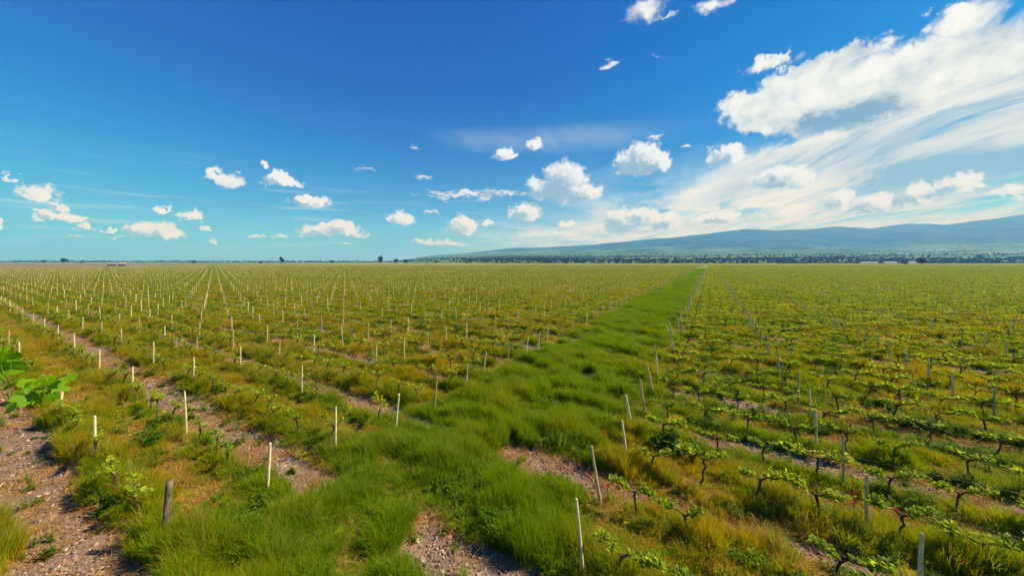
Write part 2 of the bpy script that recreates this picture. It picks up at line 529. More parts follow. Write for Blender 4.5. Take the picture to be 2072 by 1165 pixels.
M['tree_leaf'] = leafy('tree_leaf', [(0.0, (0.018, 0.042, 0.012)), (0.5, (0.035, 0.075, 0.016)), (1.0, (0.075, 0.105, 0.02))], 0.15, 1.1, 0.7, 0.1)
M['red_leaf'] = leafy('plum_leaf', [(0.0, (0.035, 0.018, 0.020)), (1.0, (0.085, 0.035, 0.030))], 0.15, 1.0, 0.7, 0.1)


def bark(name, c0, c1, sc=60.0, stretch=0.18):
    m, nt, out = mat(name)
    tc = nt.nodes.new('ShaderNodeTexCoord')
    v = vm(nt, 'MULTIPLY', tc.outputs['Object'], (1, 1, stretch))
    n = noise(nt, v, sc, 4, 0.6)
    n2 = noise(nt, tc.outputs['Object'], 6.0, 3, 0.6)
    c = mix(nt, (n * 0.65 + n2 * 0.35 + (orand(nt) - 0.5) * 0.3).ss(0.32, 0.68), c0, c1)
    nt.links.new(principled(nt, c, 0.95, 0.03, (n, 0.7, 0.012)), out.inputs[0])
    return m


M['bark'] = bark('vine_bark', (0.045, 0.027, 0.017), (0.14, 0.095, 0.065))
M['post'] = bark('pale_post', (0.36, 0.27, 0.13), (0.74, 0.63, 0.36), 40.0, 0.10)
M['dark_post'] = bark('weathered_post', (0.045, 0.032, 0.024), (0.22, 0.16, 0.11), 24.0, 0.25)
M['tree_bark'] = bark('tree_bark', (0.05, 0.035, 0.025), (0.11, 0.085, 0.065), 8.0)
M['shoot'] = leafy('green_shoot', [(0.0, (0.10, 0.15, 0.02)), (1.0, (0.22, 0.20, 0.05))], 0.1)


def simple(name, col, rough=0.8, spec=0.2, nsc=None, col2=None):
    m, nt, out = mat(name)
    c = col
    if nsc:
        tc = nt.nodes.new('ShaderNodeTexCoord')
        c = mix(nt, noise(nt, tc.outputs['Object'], nsc, 4, 0.6).ss(0.3, 0.7), col, col2)
    nt.links.new(principled(nt, c, rough, spec), out.inputs[0])
    return m


M['petal'] = leafy('poppy_petal', [(0.0, (0.36, 0.015, 0.015)), (1.0, (0.52, 0.05, 0.03))], 0.3, 1.2)
M['wire'] = simple('rusty_wire', (0.10, 0.085, 0.075), 0.4, 0.5)
M['limewash'] = simple('whitewashed_wall', (0.42, 0.39, 0.34), 0.9, 0.1, 1.5, (0.55, 0.52, 0.47))
M['brown_wall'] = simple('brown_wall', (0.16, 0.10, 0.08), 0.9, 0.1, 1.5, (0.24, 0.16, 0.12))
M['tin_roof'] = simple('dull_tin_roof', (0.20, 0.19, 0.20), 0.6, 0.4, 0.8, (0.30, 0.28, 0.28))
M['tile_roof'] = simple('clay_tile_roof', (0.36, 0.22, 0.14), 0.85, 0.1, 0.8, (0.45, 0.30, 0.20))
M['pale_roof'] = simple('pale_sheet_roof', (0.36, 0.38, 0.40), 0.6, 0.2, 0.5, (0.46, 0.46, 0.46))
M['glass'] = simple('dark_window', (0.03, 0.035, 0.04), 0.15, 0.6)
M['door'] = simple('plank_door', (0.12, 0.07, 0.045), 0.8, 0.2)

# pebbles and clods
m, nt, out = mat('pebble')
tc = nt.nodes.new('ShaderNodeTexCoord')
rr = orand(nt)
c = ramp(nt, rr, [(0.0, (0.06, 0.042, 0.034)), (0.45, (0.17, 0.115, 0.088)), (0.80, (0.30, 0.21, 0.145)), (1.0, (0.52, 0.41, 0.28))])
nt.links.new(principled(nt, c, 0.85, 0.2), out.inputs[0]); M['pebble'] = m


def ground_material():
    m, nt, out = mat('vineyard_ground')
    geo = nt.nodes.new('ShaderNodeNewGeometry'); P = geo.outputs['Position']
    u = E(nt, vm(nt, 'DOT_PRODUCT', P, (UX, UY, 0))); w = E(nt, vm(nt, 'DOT_PRODUCT', P, (WX, WY, 0)))
    sp = nt.nodes.new('ShaderNodeSeparateXYZ'); nt.links.new(P, sp.inputs[0])
    x, y = E(nt, sp.outputs[0]), E(nt, sp.outputs[1])
    soil = attr(nt, 'soil', 'GEOMETRY')
    nf = noise(nt, P, 14.0, 5, 0.65); nm = noise(nt, P, 1.6, 4, 0.6); nl = noise(nt, P, 0.12, 4, 0.55)
    sc = ramp(nt, nf * 0.65 + nm * 0.35, [(0.28, (0.080, 0.052, 0.036)), (0.48, (0.185, 0.125, 0.085)), (0.60, (0.28, 0.190, 0.115)), (0.76, (0.40, 0.28, 0.15))])
    gr = ramp(nt, nm * 0.5 + nf * 0.2 + nl * 0.3, [(0.30, (0.130, 0.125, 0.004)), (0.46, (0.215, 0.190, 0.004)), (0.58, (0.275, 0.220, 0.006)), (0.72, (0.31, 0.195, 0.015))])
    lush = ramp(nt, nm * 0.6 + nf * 0.4, [(0.3, (0.085, 0.135, 0.004)), (0.6, (0.165, 0.220, 0.005))])
    track = u.ss(-11.5, -10.3) * (1.0 - u.ss(-3.4, -2.2))
    c = mix(nt, track, gr, lush)
    # thin stripes of bare earth continue along the rows far out
    t = ((w - SOIL_C + 2.3)._m('FLOORED_MODULO', 4.6) - 2.3).abs()
    far_soil = (0.85 - t).ss(-0.05, 0.12) * (1.0 - track) * nm.ss(0.35, 0.62) * 0.65
    dist = E(nt, vm(nt, 'LENGTH', P))
    c = mix(nt, soil.max(far_soil * dist.ss(40, 70)), c, sc)
    # beyond the vines: fallow ground, then meadows and crops in big patches
    edge = ((-400.0 - (y - 240.0) * 0.10) - x).ss(0, 6)
    beyond = y.ss(895, 903)
    fallow = mix(nt, noise(nt, P, 0.02, 3, 0.5).ss(0.4, 0.6), (0.17, 0.115, 0.075), (0.20, 0.16, 0.07))
    vo = nt.nodes.new('ShaderNodeTexVoronoi'); vo.inputs['Scale'].default_value = 0.0035
    nt.links.new(vm(nt, 'MULTIPLY', P, (0.45, 1.0, 1.0)), vo.inputs['Vector'])
    vs = nt.nodes.new('ShaderNodeSeparateColor'); nt.links.new(vo.outputs['Color'], vs.inputs[0])
    mead = ramp(nt, E(nt, vs.outputs[0]), [(0.0, (0.09, 0.15, 0.03)), (0.35, (0.14, 0.22, 0.05)), (0.6, (0.20, 0.24, 0.07)), (0.8, (0.07, 0.11, 0.03)), (1.0, (0.26, 0.24, 0.12))])
    c = mix(nt, edge, c, mix(nt, y.ss(620, 640), fallow, mead))
    c = mix(nt, beyond, c, mead)
    h = nf * 0.6 + nm * 0.4
    nt.links.new(principled(nt, c, 0.95, 0.1, (h, 0.8, 0.06)), out.inputs[0])
    return m


M['ground'] = ground_material()


# ------------------------------------------------------------------ ground sheet
def spaced(lo, hi, dense_lo, dense_hi, step, grow):
    a = list(np.arange(dense_lo, dense_hi + 1e-6, step))
    s = step
    while a[-1] < hi: s *= grow; a.append(min(a[-1] + s, hi))
    s = step
    while a[0] > lo: s *= grow; a.insert(0, max(a[0] - s, lo))
    return np.array(a)


def build_ground():
    us = spaced(-13000, 13000, -45, 32, 0.18, 1.045); ws = spaced(-8000, 16000, -1, 42, 0.16, 1.045)
    Ug, Wg = np.meshgrid(us, ws, indexing='ij')
    x, y = uw2xy(Ug, Wg)
    x = np.clip(x, -8000, 12400); y = np.clip(y, -2500, 9900)
    z = ground_z(x, y)
    nu, nw = len(us), len(ws)
    co = np.stack([x, y, z], -1).reshape(-1, 3).astype(np.float32)
    i = np.arange(nu - 1)[:, None] * nw + np.arange(nw - 1)[None]
    q = np.stack([i, i + nw, i + nw + 1, i + 1], -1).reshape(-1, 4)
    m = bpy.data.meshes.new('ground')
    m.vertices.add(len(co)); m.vertices.foreach_set('co', co.ravel())
    m.loops.add(q.size); m.loops.foreach_set('vertex_index', q.ravel().astype(np.int32))
    m.polygons.add(len(q)); m.polygons.foreach_set('loop_start', np.arange(0, q.size, 4, dtype=np.int32))
    m.polygons.foreach_set('use_smooth', np.ones(len(q), bool))
    m.update(calc_edges=True)
    a = m.attributes.new('soil', 'FLOAT', 'POINT')
    s = soil_amount(Ug, Wg) * (np.hypot(x, y) < 90)
    a.data.foreach_set('value', s.ravel().astype(np.float32))
    m.materials.append(M['ground'])
    o = obj('ground', m); o['kind'] = 'structure'
    return o


build_ground()


# ------------------------------------------------------------------ scattering (geometry nodes on one object)
def scatter(name, protos, pts, rot, scl, pick, dry=None, label=None, cat=None):
    """one object of uncountable stuff: copies of `protos` stood on points"""
    c = bpy.data.collections.new(name + '_kinds')
    for i, pm in enumerate(protos):
        o = bpy.data.objects.new('%s_%02d' % (name, i), pm); c.objects.link(o)
    m = bpy.data.meshes.new(name)
    n = len(pts)
    m.vertices.add(n); m.vertices.foreach_set('co', np.asarray(pts, np.float32).ravel())
    for an, ty, data, key in (('rot', 'FLOAT_VECTOR', rot, 'vector'), ('scl', 'FLOAT_VECTOR', scl, 'vector'), ('pick', 'INT', pick, 'value'), ('dry', 'FLOAT', dry if dry is not None else np.zeros(n), 'value')):
        a = m.attributes.new(an, ty, 'POINT')
        a.data.foreach_set(key, np.asarray(data, np.int32 if ty == 'INT' else np.float32).ravel())
    o = obj(name, m)
    tag(o, label, cat, None, 'stuff')
    ng = bpy.data.node_groups.new(name, 'GeometryNodeTree')
    ng.interface.new_socket('Geometry', in_out='INPUT', socket_type='NodeSocketGeometry')
    ng.interface.new_socket('Geometry', in_out='OUTPUT', socket_type='NodeSocketGeometry')
    N = ng.nodes.new; L = ng.links.new
    gi, go = N('NodeGroupInput'), N('NodeGroupOutput')
    iop = N('GeometryNodeInstanceOnPoints'); ci = N('GeometryNodeCollectionInfo')
    ci.inputs['Collection'].default_value = c
    ci.inputs['Separate Children'].default_value = True; ci.inputs['Reset Children'].default_value = True
    def na(nm, ty):
        a = N('GeometryNodeInputNamedAttribute'); a.data_type = ty; a.inputs['Name'].default_value = nm
        return a.outputs[0]
    e2r = N('FunctionNodeEulerToRotation'); L(na('rot', 'FLOAT_VECTOR'), e2r.inputs[0])
    L(gi.outputs[0], iop.inputs['Points']); L(ci.outputs[0], iop.inputs['Instance'])
    iop.inputs['Pick Instance'].default_value = True
    L(na('pick', 'INT'), iop.inputs['Instance Index']); L(e2r.outputs[0], iop.inputs['Rotation']); L(na('scl', 'FLOAT_VECTOR'), iop.inputs['Scale'])
    L(iop.outputs[0], go.inputs[0])
    o.modifiers.new('scatter', 'NODES').node_group = ng
    return o


def wedge(y0, y1, density, margin=5.0, slope=1.62, seed=0):
    """random ground points in front of the camera, a bit wider than the view"""
    r = np.random.default_rng(seed)
    ym = y1 * slope + margin
    n = int(density * (y1 - y0) * 2 * ym)
    y = r.uniform(y0, y1, n); x = r.uniform(-ym, ym, n)
    k = np.abs(x) < slope * y + margin
    return x[k], y[k], r


# prototypes of ground plants
def blade_tuft(name, seed, n, rad, h, hv, wid, lean, material, curl=0.5):
    r = random.Random(seed); g = G()
    for _ in range(n):
        a = r.uniform(0, 6.283); d = rad * math.sqrt(r.random())
        bx, by = d * math.cos(a), d * math.sin(a)
        hh = h * (1 + hv * (r.random() * 2 - 1))
        la = a + r.gauss(0, 0.9); ln = lean * r.random() + 0.25 * d / rad * lean
        dx, dy = math.cos(la) * ln, math.sin(la) * ln
        s = r.uniform(0, 3.14); wx, wy = math.cos(s) * wid / 2, math.sin(s) * wid / 2
        m1 = (bx + dx * hh * 0.35, by + dy * hh * 0.35, hh * 0.55)
        tp = (bx + dx * hh * (0.35 + curl + .35), by + dy * hh * (0.35 + curl + .35), hh * (1 - 0.35 * ln))
        g.add([(bx - wx, by - wy, -0.03), (bx + wx, by + wy, -0.03), (m1[0] + wx * .8, m1[1] + wy * .8, m1[2]), (m1[0] - wx * .8, m1[1] - wy * .8, m1[2]), tp],
              [(0, 1, 2, 3), (3, 2, 4)])
    return g.mesh(name, [material])


def leafy_weed(name, seed, stems, h, spread, leaf, material):
    r = random.Random(seed); g = G()
    for _ in range(stems):
        a = r.uniform(0, 6.283); ln = spread * r.random()
        top = Vector((math.cos(a) * ln, math.sin(a) * ln, h * r.uniform(0.55, 1.1)))
        base = Vector((math.cos(a) * ln * 0.25, math.sin(a) * ln * 0.25, -0.02))
        k = r.randint(7, 11)
        for i in range(k):
            t = (i + 0.6) / k
            q = base.lerp(top, t) + Vector((0, 0, -0.15 * h * t * (1 - t)))
            b = r.uniform(0, 6.283); s = leaf * r.uniform(0.6, 1.25) * (1.15 - 0.5 * t)
            d = Vector((math.cos(b), math.sin(b), r.uniform(-0.15, 0.6))).normalized()
            sd_ = d.cross(Vector((0, 0, 1))).normalized() * s * 0.34
            lift = Vector((0, 0, s * 0.12))
            g.add([q, q + d * s * 0.5 + sd_ + lift, q + d * s, q + d * s * 0.5 - sd_ + lift], [(0, 1, 2), (0, 2, 3)])
    return g.mesh(name, [material])


GRASS = [blade_tuft('tall_grass', i, 70, 0.17, 0.40, 0.35, 0.012, 0.55, M['grass']) for i in range(4)] + \
        [blade_tuft('short_grass', 10 + i, 80, 0.19, 0.21, 0.4, 0.011, 0.7, M['grass']) for i in range(3)] + \
        [blade_tuft('seeding_grass', 40 + i, 46, 0.15, 0.50, 0.3, 0.008, 0.4, M['seed']) for i in range(2)] + \
        [blade_tuft('far_grass', 20 + i, 130, 0.55, 0.34, 0.45, 0.030, 0.6, M['grass']) for i in range(3)]
WEEDS = [leafy_weed('leafy_weed', i, 13, 0.46, 0.24, 0.070, M['weed']) for i in range(4)] + \
        [leafy_weed('broad_weed', 8 + i, 7, 0.25, 0.22, 0.13, M['weed']) for i in range(2)]
STRAW = [blade_tuft('straw', 30 + i, 34, 0.16, 0.12, 0.7, 0.010, 2.2, M['straw'], 0.9) for i in range(3)]


def pebble(seed):
    bm = bmesh.new(); bmesh.ops.create_icosphere(bm, subdivisions=1, radius=1.0)
    r = random.Random(seed); sx, sy, sz = r.uniform(0.8, 1.3), r.uniform(0.6, 1), r.uniform(0.4, 0.75)
    for v in bm.verts:
        k = r.uniform(0.75, 1.15); v.co = Vector((v.co.x * sx * k, v.co.y * sy * k, v.co.z * sz * k))
    m_ = bpy.data.meshes.new('pebble'); bm.to_mesh(m_); bm.free(); m_.materials.append(M['pebble']); return m_


PEB = [pebble(i) for i in range(6)]


def plant_ground():
    P, Rr, S, K, D = [], [], [], [], []       # grass
    Pw, Rw, Sw, Kw, Dw = [], [], [], [], []   # weeds
    Ps, Rs, Ss, Ks, Ds = [], [], [], [], []   # straw
    Pp, Rp, Sp, Kp = [], [], [], []           # pebbles
    zones = ((3, 14, 60, 0.9), (14, 24, 34, 1.05), (24, 42, 14, 1.3), (42, 75, 3.4, 1.0), (75, 140, 0.85, 1.5), (140, 300, 0.16, 2.4))
    for zi, (y0, y1, den, sc) in enumerate(zones):
        x, y, r = wedge(y0, y1, den, seed=100 + zi)
        u, w = xy2uw(x, y)
        s = soil_amount(u, w); rd = row_dist(w)
        track = sstep(u, TRACK[0] - 0.6, TRACK[0] + 0.9) * (1 - sstep(u, TRACK[1] - 1.2, TRACK[1] + 0.3))
        row = 1 - sstep(rd, 0.30, 0.62)
        clump = np.clip((vnoise(u * 0.6, w, 0.8, 31, 3) - 0.5) * 1.5 + 0.5, 0, 1); big = vnoise(x, y, 5.5, 33, 2); mid = vnoise(x, y, 1.9, 35, 2)
        z = ground_z(x, y)
        n = len(x)
        far = y0 >= 42
        # --- grass
        keep = (r.random(n) > s * 1.05) & (r.random(n) < 0.46 + 0.34 * track + 1.0 * (clump - 0.4))
        h = (0.58 + 0.45 * row * (1 - track) + 0.62 * track) * (0.16 + 2.1 * clump ** 1.6) * (0.7 + 0.6 * big)
        dry = 0.47 + 0.75 * (big - 0.5) + 0.7 * (mid - 0.5) + 0.35 * (clump - 0.5) - 0.50 * track + 0.20 * (1 - track) * (1 - row) + r.normal(0, 0.07, n)
        dry = np.where(u > TRACK[1], dry - 0.06, dry)
        tall = (track > 0.5) | (row > 0.5) | (clump > 0.56)
        pick = np.where(tall, r.integers(0, 4, n), 4 + r.integers(0, 3, n))
        pick = np.where((r.random(n) < (0.08 + 0.20 * (vnoise(x, y, 2.6, 44, 2) > 0.58)) * (1 - 0.5 * track)) & tall, 7 + r.integers(0, 2, n), pick)
        if far: pick = 9 + r.integers(0, 3, n)
        wide = sc * r.uniform(0.8, 1.25, n)
        sv = np.stack([wide, wide, np.clip(h, 0.20, 1.9) * (1.0 if not far else 0.95) * (1 + 0.25 * (sc - 1)) * np.where(tall | far, 1.0, 1.15)], -1)
        rt = np.stack([r.normal(0, 0.10, n), r.normal(0, 0.10, n), r.uniform(0, 6.28, n)], -1)
        k = keep
        P.append(np.stack([x, y, z], -1)[k]); Rr.append(rt[k]); S.append(sv[k]); K.append(pick[k]); D.append(np.clip(dry, 0, 1)[k])
        # --- weeds
        wk = (r.random(n) < np.clip((vnoise(u * 0.6, w, 1.0, 41, 2) - 0.50) * 3.6, 0, 1) * np.clip(0.22 + 0.55 * row * (1 - track) + 0.38 * track, 0, 1) * (0.55 if far else 1.0)) & (s < 0.5)
        wk |= (r.random(n) < 0.022) & (s > 0.5)
        ws_ = sc * r.uniform(0.55, 1.35, n) * (0.75 + 0.5 * mid)
        Pw.append(np.stack([x, y, z], -1)[wk]); Rw.append(rt[wk]); Sw.append(np.stack([ws_ * 1.1, ws_ * 1.1, ws_ * 0.95], -1)[wk])
        Kw.append(r.integers(0, 6, n)[wk]); Dw.append(np.clip(0.35 + 0.6 * (big - 0.5) + r.normal(0, 0.1, n), 0, 1)[wk])
        # --- straw, thick along the edges of the tilled strips
        if y0 < 42:
            edge = np.exp(-((s - 0.4) / 0.33) ** 2)
            sk = r.random(n) < edge * 0.95 * (mid > 0.34) + 0.20 * (s > 0.7) * (mid > 0.5) + 0.05 * (1 - s)
            Ps.append(np.stack([x, y, z + 0.005], -1)[sk]); Rs.append(rt[sk]); a = sc * r.uniform(0.7, 1.5, n)
            Ss.append(np.stack([a, a, a * r.uniform(0.5, 1.2, n)], -1)[sk]); Ks.append(r.integers(0, 3, n)[sk]); Ds.append(r.uniform(0, 1, n)[sk])
        # --- pebbles
        if y0 < 24:
            x2, y2, r2 = wedge(y0, y1, 330 if y0 < 14 else 130, seed=300 + zi)
            u2, w2 = xy2uw(x2, y2); s2 = soil_amount(u2, w2)
            kk = r2.random(len(x2)) < s2 * (0.35 + 0.65 * (vnoise(x2, y2, 0.8, 51, 2) > 0.42))
            x2, y2 = x2[kk], y2[kk]; n2 = len(x2)
            a = np.exp(r2.normal(math.log(0.021), 0.50, n2)) * (1 if y0 < 14 else 1.35); a = np.clip(a, 0.008, 0.07)
            Pp.append(np.stack([x2, y2, ground_z(x2, y2) + a * 0.15], -1)); Rp.append(r2.uniform(0, 6.28, (n2, 3)) * (0.1, 0.1, 1)); Sp.append(np.stack([a, a, a], -1)); Kp.append(r2.integers(0, 6, n2))
    c = np.concatenate
    scatter('grass', GRASS, c(P), c(Rr), c(S), c(K), c(D), 'lush and yellowing grass covering the vineyard alleys and the open track', 'grass')
    scatter('weeds', WEEDS, c(Pw), c(Rw), c(Sw), c(Kw), c(Dw), 'dark leafy weeds growing in clumps along the vine rows and track', 'weeds')
    scatter('straw', STRAW, c(Ps), c(Rs), c(Ss), c(Ks), c(Ds), 'orange dry straw strewn along the edges of the tilled strips', 'straw')
    scatter('pebbles', PEB, c(Pp), c(Rp), c(Sp), c(Kp), None, 'grey brown pebbles and clods covering the tilled soil strips', 'pebbles')
    print('scatter', sum(map(len, P)), sum(map(len, Pw)), sum(map(len, Ps)), sum(map(len, Pp)))


plant_ground()


# ------------------------------------------------------------------ far land: rising slopes and hills
RIDGE_PX = [-2000, 700, 830, 950, 1036, 1150, 1316, 1436, 1506, 1586, 1686, 1761, 1836, 1911, 2072, 2300, 2700]
RIDGE_H = [-3, -3, 7, 18, 27, 31, 46, 53, 61, 63, 71, 68, 78, 76, 96, 100, 96]


def land_z(x, y):
    """height of the land beyond the vineyard"""
    x = np.asarray(x, float); y = np.asarray(y, float)
    b = 1036 + 686 * x / np.maximum(y, 1.0)
    ridge = np.interp(b, RIDGE_PX, RIDGE_H)
    k = np.clip(ridge / 96.0, 0, 1.4)
    yr = 7600 - 14.0 * ridge                     # the range comes nearer to the right
    t = y / yr
    low = 30.0 * np.sqrt(np.clip(k, 0, 2)) * np.clip((y - 1000) / 3200.0, 0, 1) ** 0.7
    prof = np.where(t < 1, low + (ridge - low) * sstep(t, 0.50, 1.0) ** 1.15, ridge - 30 * np.clip((t - 1) * 4, 0, 1.0))
    h = prof / 686.0 * np.minimum(y, yr * 1.02) + 7.0 * np.clip(prof / 20.0, 0, 1)
    rough = (vnoise(x, y, 1500, 61, 5) - 0.5) * 260 * sstep(t, 0.45, 0.8) * (1 - 0.55 * sstep(t, 0.9, 1.0)) * np.clip(k * 1.6, 0, 1)
    gull = -np.abs(vnoise(x, y, 800, 67, 4) - 0.5) * 200 * sstep(t, 0.45, 0.7) * (1 - 0.7 * sstep(t, 0.85, 1.0)) * np.clip(k * 1.6, 0, 1)
    h = h + rough + gull + (vnoise(x, y, 500, 63, 3) - 0.5) * 26 * sstep(y, 1300, 2600) * np.clip(k * 2, 0, 1)
    edge = sstep(y, 1000, 1120) * (1 - sstep(t, 1.22, 1.3)) * sstep(b, 760, 880)
    return np.where(edge > 0, h * edge - 3.0 * (1 - edge), -3.0) + 0.0


def build_hills():
    m, nt, out = mat('far_land')
    geo = nt.nodes.new('ShaderNodeNewGeometry'); P = geo.outputs['Position']
    sp = nt.nodes.new('ShaderNodeSeparateXYZ'); nt.links.new(P, sp.inputs[0])
    z = E(nt, sp.outputs[2])
    vo = nt.nodes.new('ShaderNodeTexVoronoi'); vo.inputs['Scale'].default_value = 0.0032
    nt.links.new(vm(nt, 'MULTIPLY', P, (0.6, 1.0, 0.0)), vo.inputs['Vector'])
    vs = nt.nodes.new('ShaderNodeSeparateColor'); nt.links.new(vo.outputs['Color'], vs.inputs[0])
    fld = ramp(nt, E(nt, vs.outputs[0]), [(0.0, (0.05, 0.10, 0.025)), (0.4, (0.09, 0.17, 0.04)), (0.65, (0.13, 0.20, 0.05)), (0.85, (0.04, 0.075, 0.025)), (1.0, (0.17, 0.17, 0.09))])
    wood = mix(nt, noise(nt, P, 0.004, 5, 0.6).ss(0.4, 0.6), (0.018, 0.036, 0.016), (0.038, 0.062, 0.025))
    f = (z.ss(60, 330) * 0.7 + (noise(nt, P, 0.0016, 5, 0.6) - 0.5) * 2.0).ss(0.05, 0.45)
    nt.links.new(principled(nt, mix(nt, f, fld, wood), 0.95, 0.05), out.inputs[0])
    bs = np.linspace(740, 2620, 300); ys = np.concatenate([np.linspace(1000, 3000, 60), np.linspace(3050, 9600, 130)])
    Bg, Yg = np.meshgrid((bs - 1036) / 686.0, ys, indexing='ij')
    x, y = np.minimum(Bg * Yg, 12300.0), Yg
    z_ = land_z(x, y)
    nu, nw = len(bs), len(ys)
    i = (np.arange(nu - 1)[:, None] * nw + np.arange(nw - 1)[None])
    q = np.stack([i, i + nw, i + nw + 1, i + 1], -1).reshape(-1, 4)
    mm = mesh('hills', np.stack([x, y, z_], -1).reshape(-1, 3), q, [m], True)
    o = obj('hills', mm); o['kind'] = 'structure'


build_hills()


# ------------------------------------------------------------------ vineyard posts
def post_mesh(seed, h=1.62):
    r = random.Random(seed); g = G(); n = 8
    pts, rad = [], []
    bend = r.uniform(-0.018, 0.018)
    for z, k in ((-0.25, 1.12), (0.0, 1.08), (0.4, 1.03), (0.8, 1.0), (1.2, 0.97), (h - 0.05, 0.93), (h - 0.012, 0.90), (h, 0.70)):
        pts.append((bend * math.sin(z * 2.0), r.uniform(-0.004, 0.004), z)); rad.append(0.037 * k)
    g.tube(pts, rad, n, wob=0.07, rnd=r)
    for k in range(r.randint(1, 2)):                       # wire staple
        z = r.uniform(0.75, 1.25); g.tube([(-0.044, -0.016, z), (-0.016, -0.046, z + 0.01), (0.026, -0.04, z)], [0.006] * 3, 4)
    return g.mesh('vineyard_post', [M['post']])


POSTS = [post_mesh(i) for i in range(6)]
ORD = ['first', 'second', 'third', 'fourth', 'fifth', 'sixth', 'seventh', 'eighth', 'ninth', 'tenth', 'eleventh', 'twelfth', 'thirteenth', 'fourteenth']


def in_view(x, y, h=0.0, mx=1.53):
    return y > 3.0 and abs(x) < mx * y and (CAM_H - h) / y < 0.945


def view_px(y): return 1.0 / y


def collect_posts():
    out = []
    rr = random.Random(3)
    for k in range(-1, 420):
        w = ROW0 + ROW_STEP * k
        for side in (-1, 1):
            for n in range(0, 130):
                u = TRACK[0] - POST_STEP * n if side < 0 else TRACK[1] + POST_STEP * n - (0.9 if n else 0)
                j = rr.gauss(0, 0.12) if n else rr.gauss(0, 0.18)
                x, y = uw2xy(u + j, w + rr.gauss(0, 0.035))
                dsc = rr.random()
                if y > 620 or not (x > -400 - 0.10 * (y - 240)) or y < 2: 
                    continue
                if abs(x) > 1.6 * y + 4: continue
                if n and dsc < 0.03 or (k < 2 and side > 0 and n == 0): continue
                out.append((x, y, k, side, n, rr.random(), rr.gauss(0, 1), rr.gauss(0, 1)))
    return out


def build_posts():
    allp = collect_posts()
    vis = [p for p in allp if in_view(p[0], p[1], 1.2)]
    vis.sort(key=lambda p: p[1])
    near = vis[:290]
    ns = set(id(p) for p in near)
    rest = [p for p in allp if id(p) not in ns]

    def tilt(p):
        x, y, k, side, n, r0, g1, g2 = p
        if n == 0:                                  # end posts lean out over the track
            a = R(4.5 + 2.0 * g1) if side < 0 else R(-(8.5 + 3.0 * g1))
        else: a = R(1.3) * g1
        # lean along u (rotation about w axis)
        ang = math.atan2(UY, UX)
        q = (Matrix.Rotation(ang, 3, 'Z') @ Matrix.Rotation(a, 3, 'Y') @ Matrix.Rotation(R(1.0) * g2, 3, 'X') @ Matrix.Rotation(r0 * 6.28, 3, 'Z'))
        return q.to_euler()
    for p in near:
        x, y, k, side, n, r0, g1, g2 = p
        if k == 0 and side < 0 and n == 0: continue
        o = obj('vineyard_post', POSTS[int(r0 * 5.99)], None, (x, y, float(ground_z(np.array(x), np.array(y)))))
        o.rotation_euler = tilt(p)
        s = 1.0 + 0.05 * g2; q = 1.0 + 0.13 * max(-1.5, min(1.5, g1)); o.scale = (q, q * (1 - 0.06 * g2), max(0.88, min(1.12, s)))
        blk = 'sparse-leaved' if side < 0 else 'leafier'
        if n == 0:
            if -1 < k < 13: lab, grp = 'pale end post leaning over the grass track, %s %s row counted from the dark post' % (ORD[k], blk), 'row end posts beside the track'
            else: lab, grp = 'small far end post of a %s row beside the grass track' % blk, 'far end posts of the %s rows' % blk
        else:
            if -1 < k < 13 and n < 9: lab, grp = 'pale upright post, %s from the track end in the %s %s row' % (ORD[n], ORD[k], blk), 'upright posts along the vine rows'
            elif k < 0: lab, grp = 'pale upright post in the row beside the widest bare strip', 'posts of the outermost row'
            else: lab, grp = 'small far upright post among the %s vine rows' % blk, 'far upright posts of the %s rows' % blk
        tag(o, lab, 'post', grp)
    pts = [(p[0], p[1], 0.0) for p in rest]
    rot = [tuple(tilt(p)) for p in rest]
    scl = [(1.0, 1.0, max(0.85, 1 + 0.06 * p[7])) for p in rest]
    scatter('distant_vineyard_posts', POSTS, pts, rot, scl, [int(p[5] * 5.99) for p in rest], None, 'countless thin pale posts receding over the far vineyard', 'posts')
    # the dark weathered post at the head of the nearest row
    r = random.Random(5); g = G()
    pts, rad = [], []
    for i in range(11):
        t = i / 10; pts.append((0.02 * math.sin(t * 5) + 0.07 * t, 0.012 * math.cos(t * 7), -0.2 + 1.75 * t)); rad.append(0.085 - 0.022 * t + r.uniform(-0.004, 0.004))
    g.tube(pts, rad, 11, wob=0.10, rnd=r)
    g.tube([(0.03, -0.05, 0.75), (0.045, -0.11, 0.80)], [0.028, 0.02], 6); g.tube([(0.0, 0.05, 1.1), (-0.02, 0.10, 1.16)], [0.022, 0.014], 6)
    u, w = TRACK[0] - 0.2, ROW0 + 0.05; x, y = uw2xy(u, w)
    o = obj('vineyard_post', g.mesh('weathered_post', [M['dark_post']], True), None, (x, y, 0)); o.rotation_euler = (0, R(3), R(20))
    tag(o, 'dark weathered round wooden post with a rough split top beside bare soil', 'post')
    print('posts', len(near), len(rest))


build_posts()


# ------------------------------------------------------------------ vines
def vine_leaf_faces(g, q, d, s, r, m=0):
    """a small folded, pointed vine leaf"""
    up = Vector((r.uniform(-.4, .4), r.uniform(-.4, .4), 1)).normalized()
    sd_ = d.cross(up)
    if sd_.length < 0.05: sd_ = Vector((1, 0, 0))
    sd_.normalize(); up = sd_.cross(d)
    v = [q, q + d * s * 0.28 + sd_ * s * 0.46 + up * s * 0.10, q + d * s * 0.78 + sd_ * s * 0.36 + up * s * 0.06, q + d * s * 1.0 - up * s * 0.14,
         q + d * s * 0.78 - sd_ * s * 0.36 + up * s * 0.06, q + d * s * 0.28 - sd_ * s * 0.46 + up * s * 0.10]
    g.add(v, [(0, 1, 2, 3), (0, 3, 4, 5)], m)


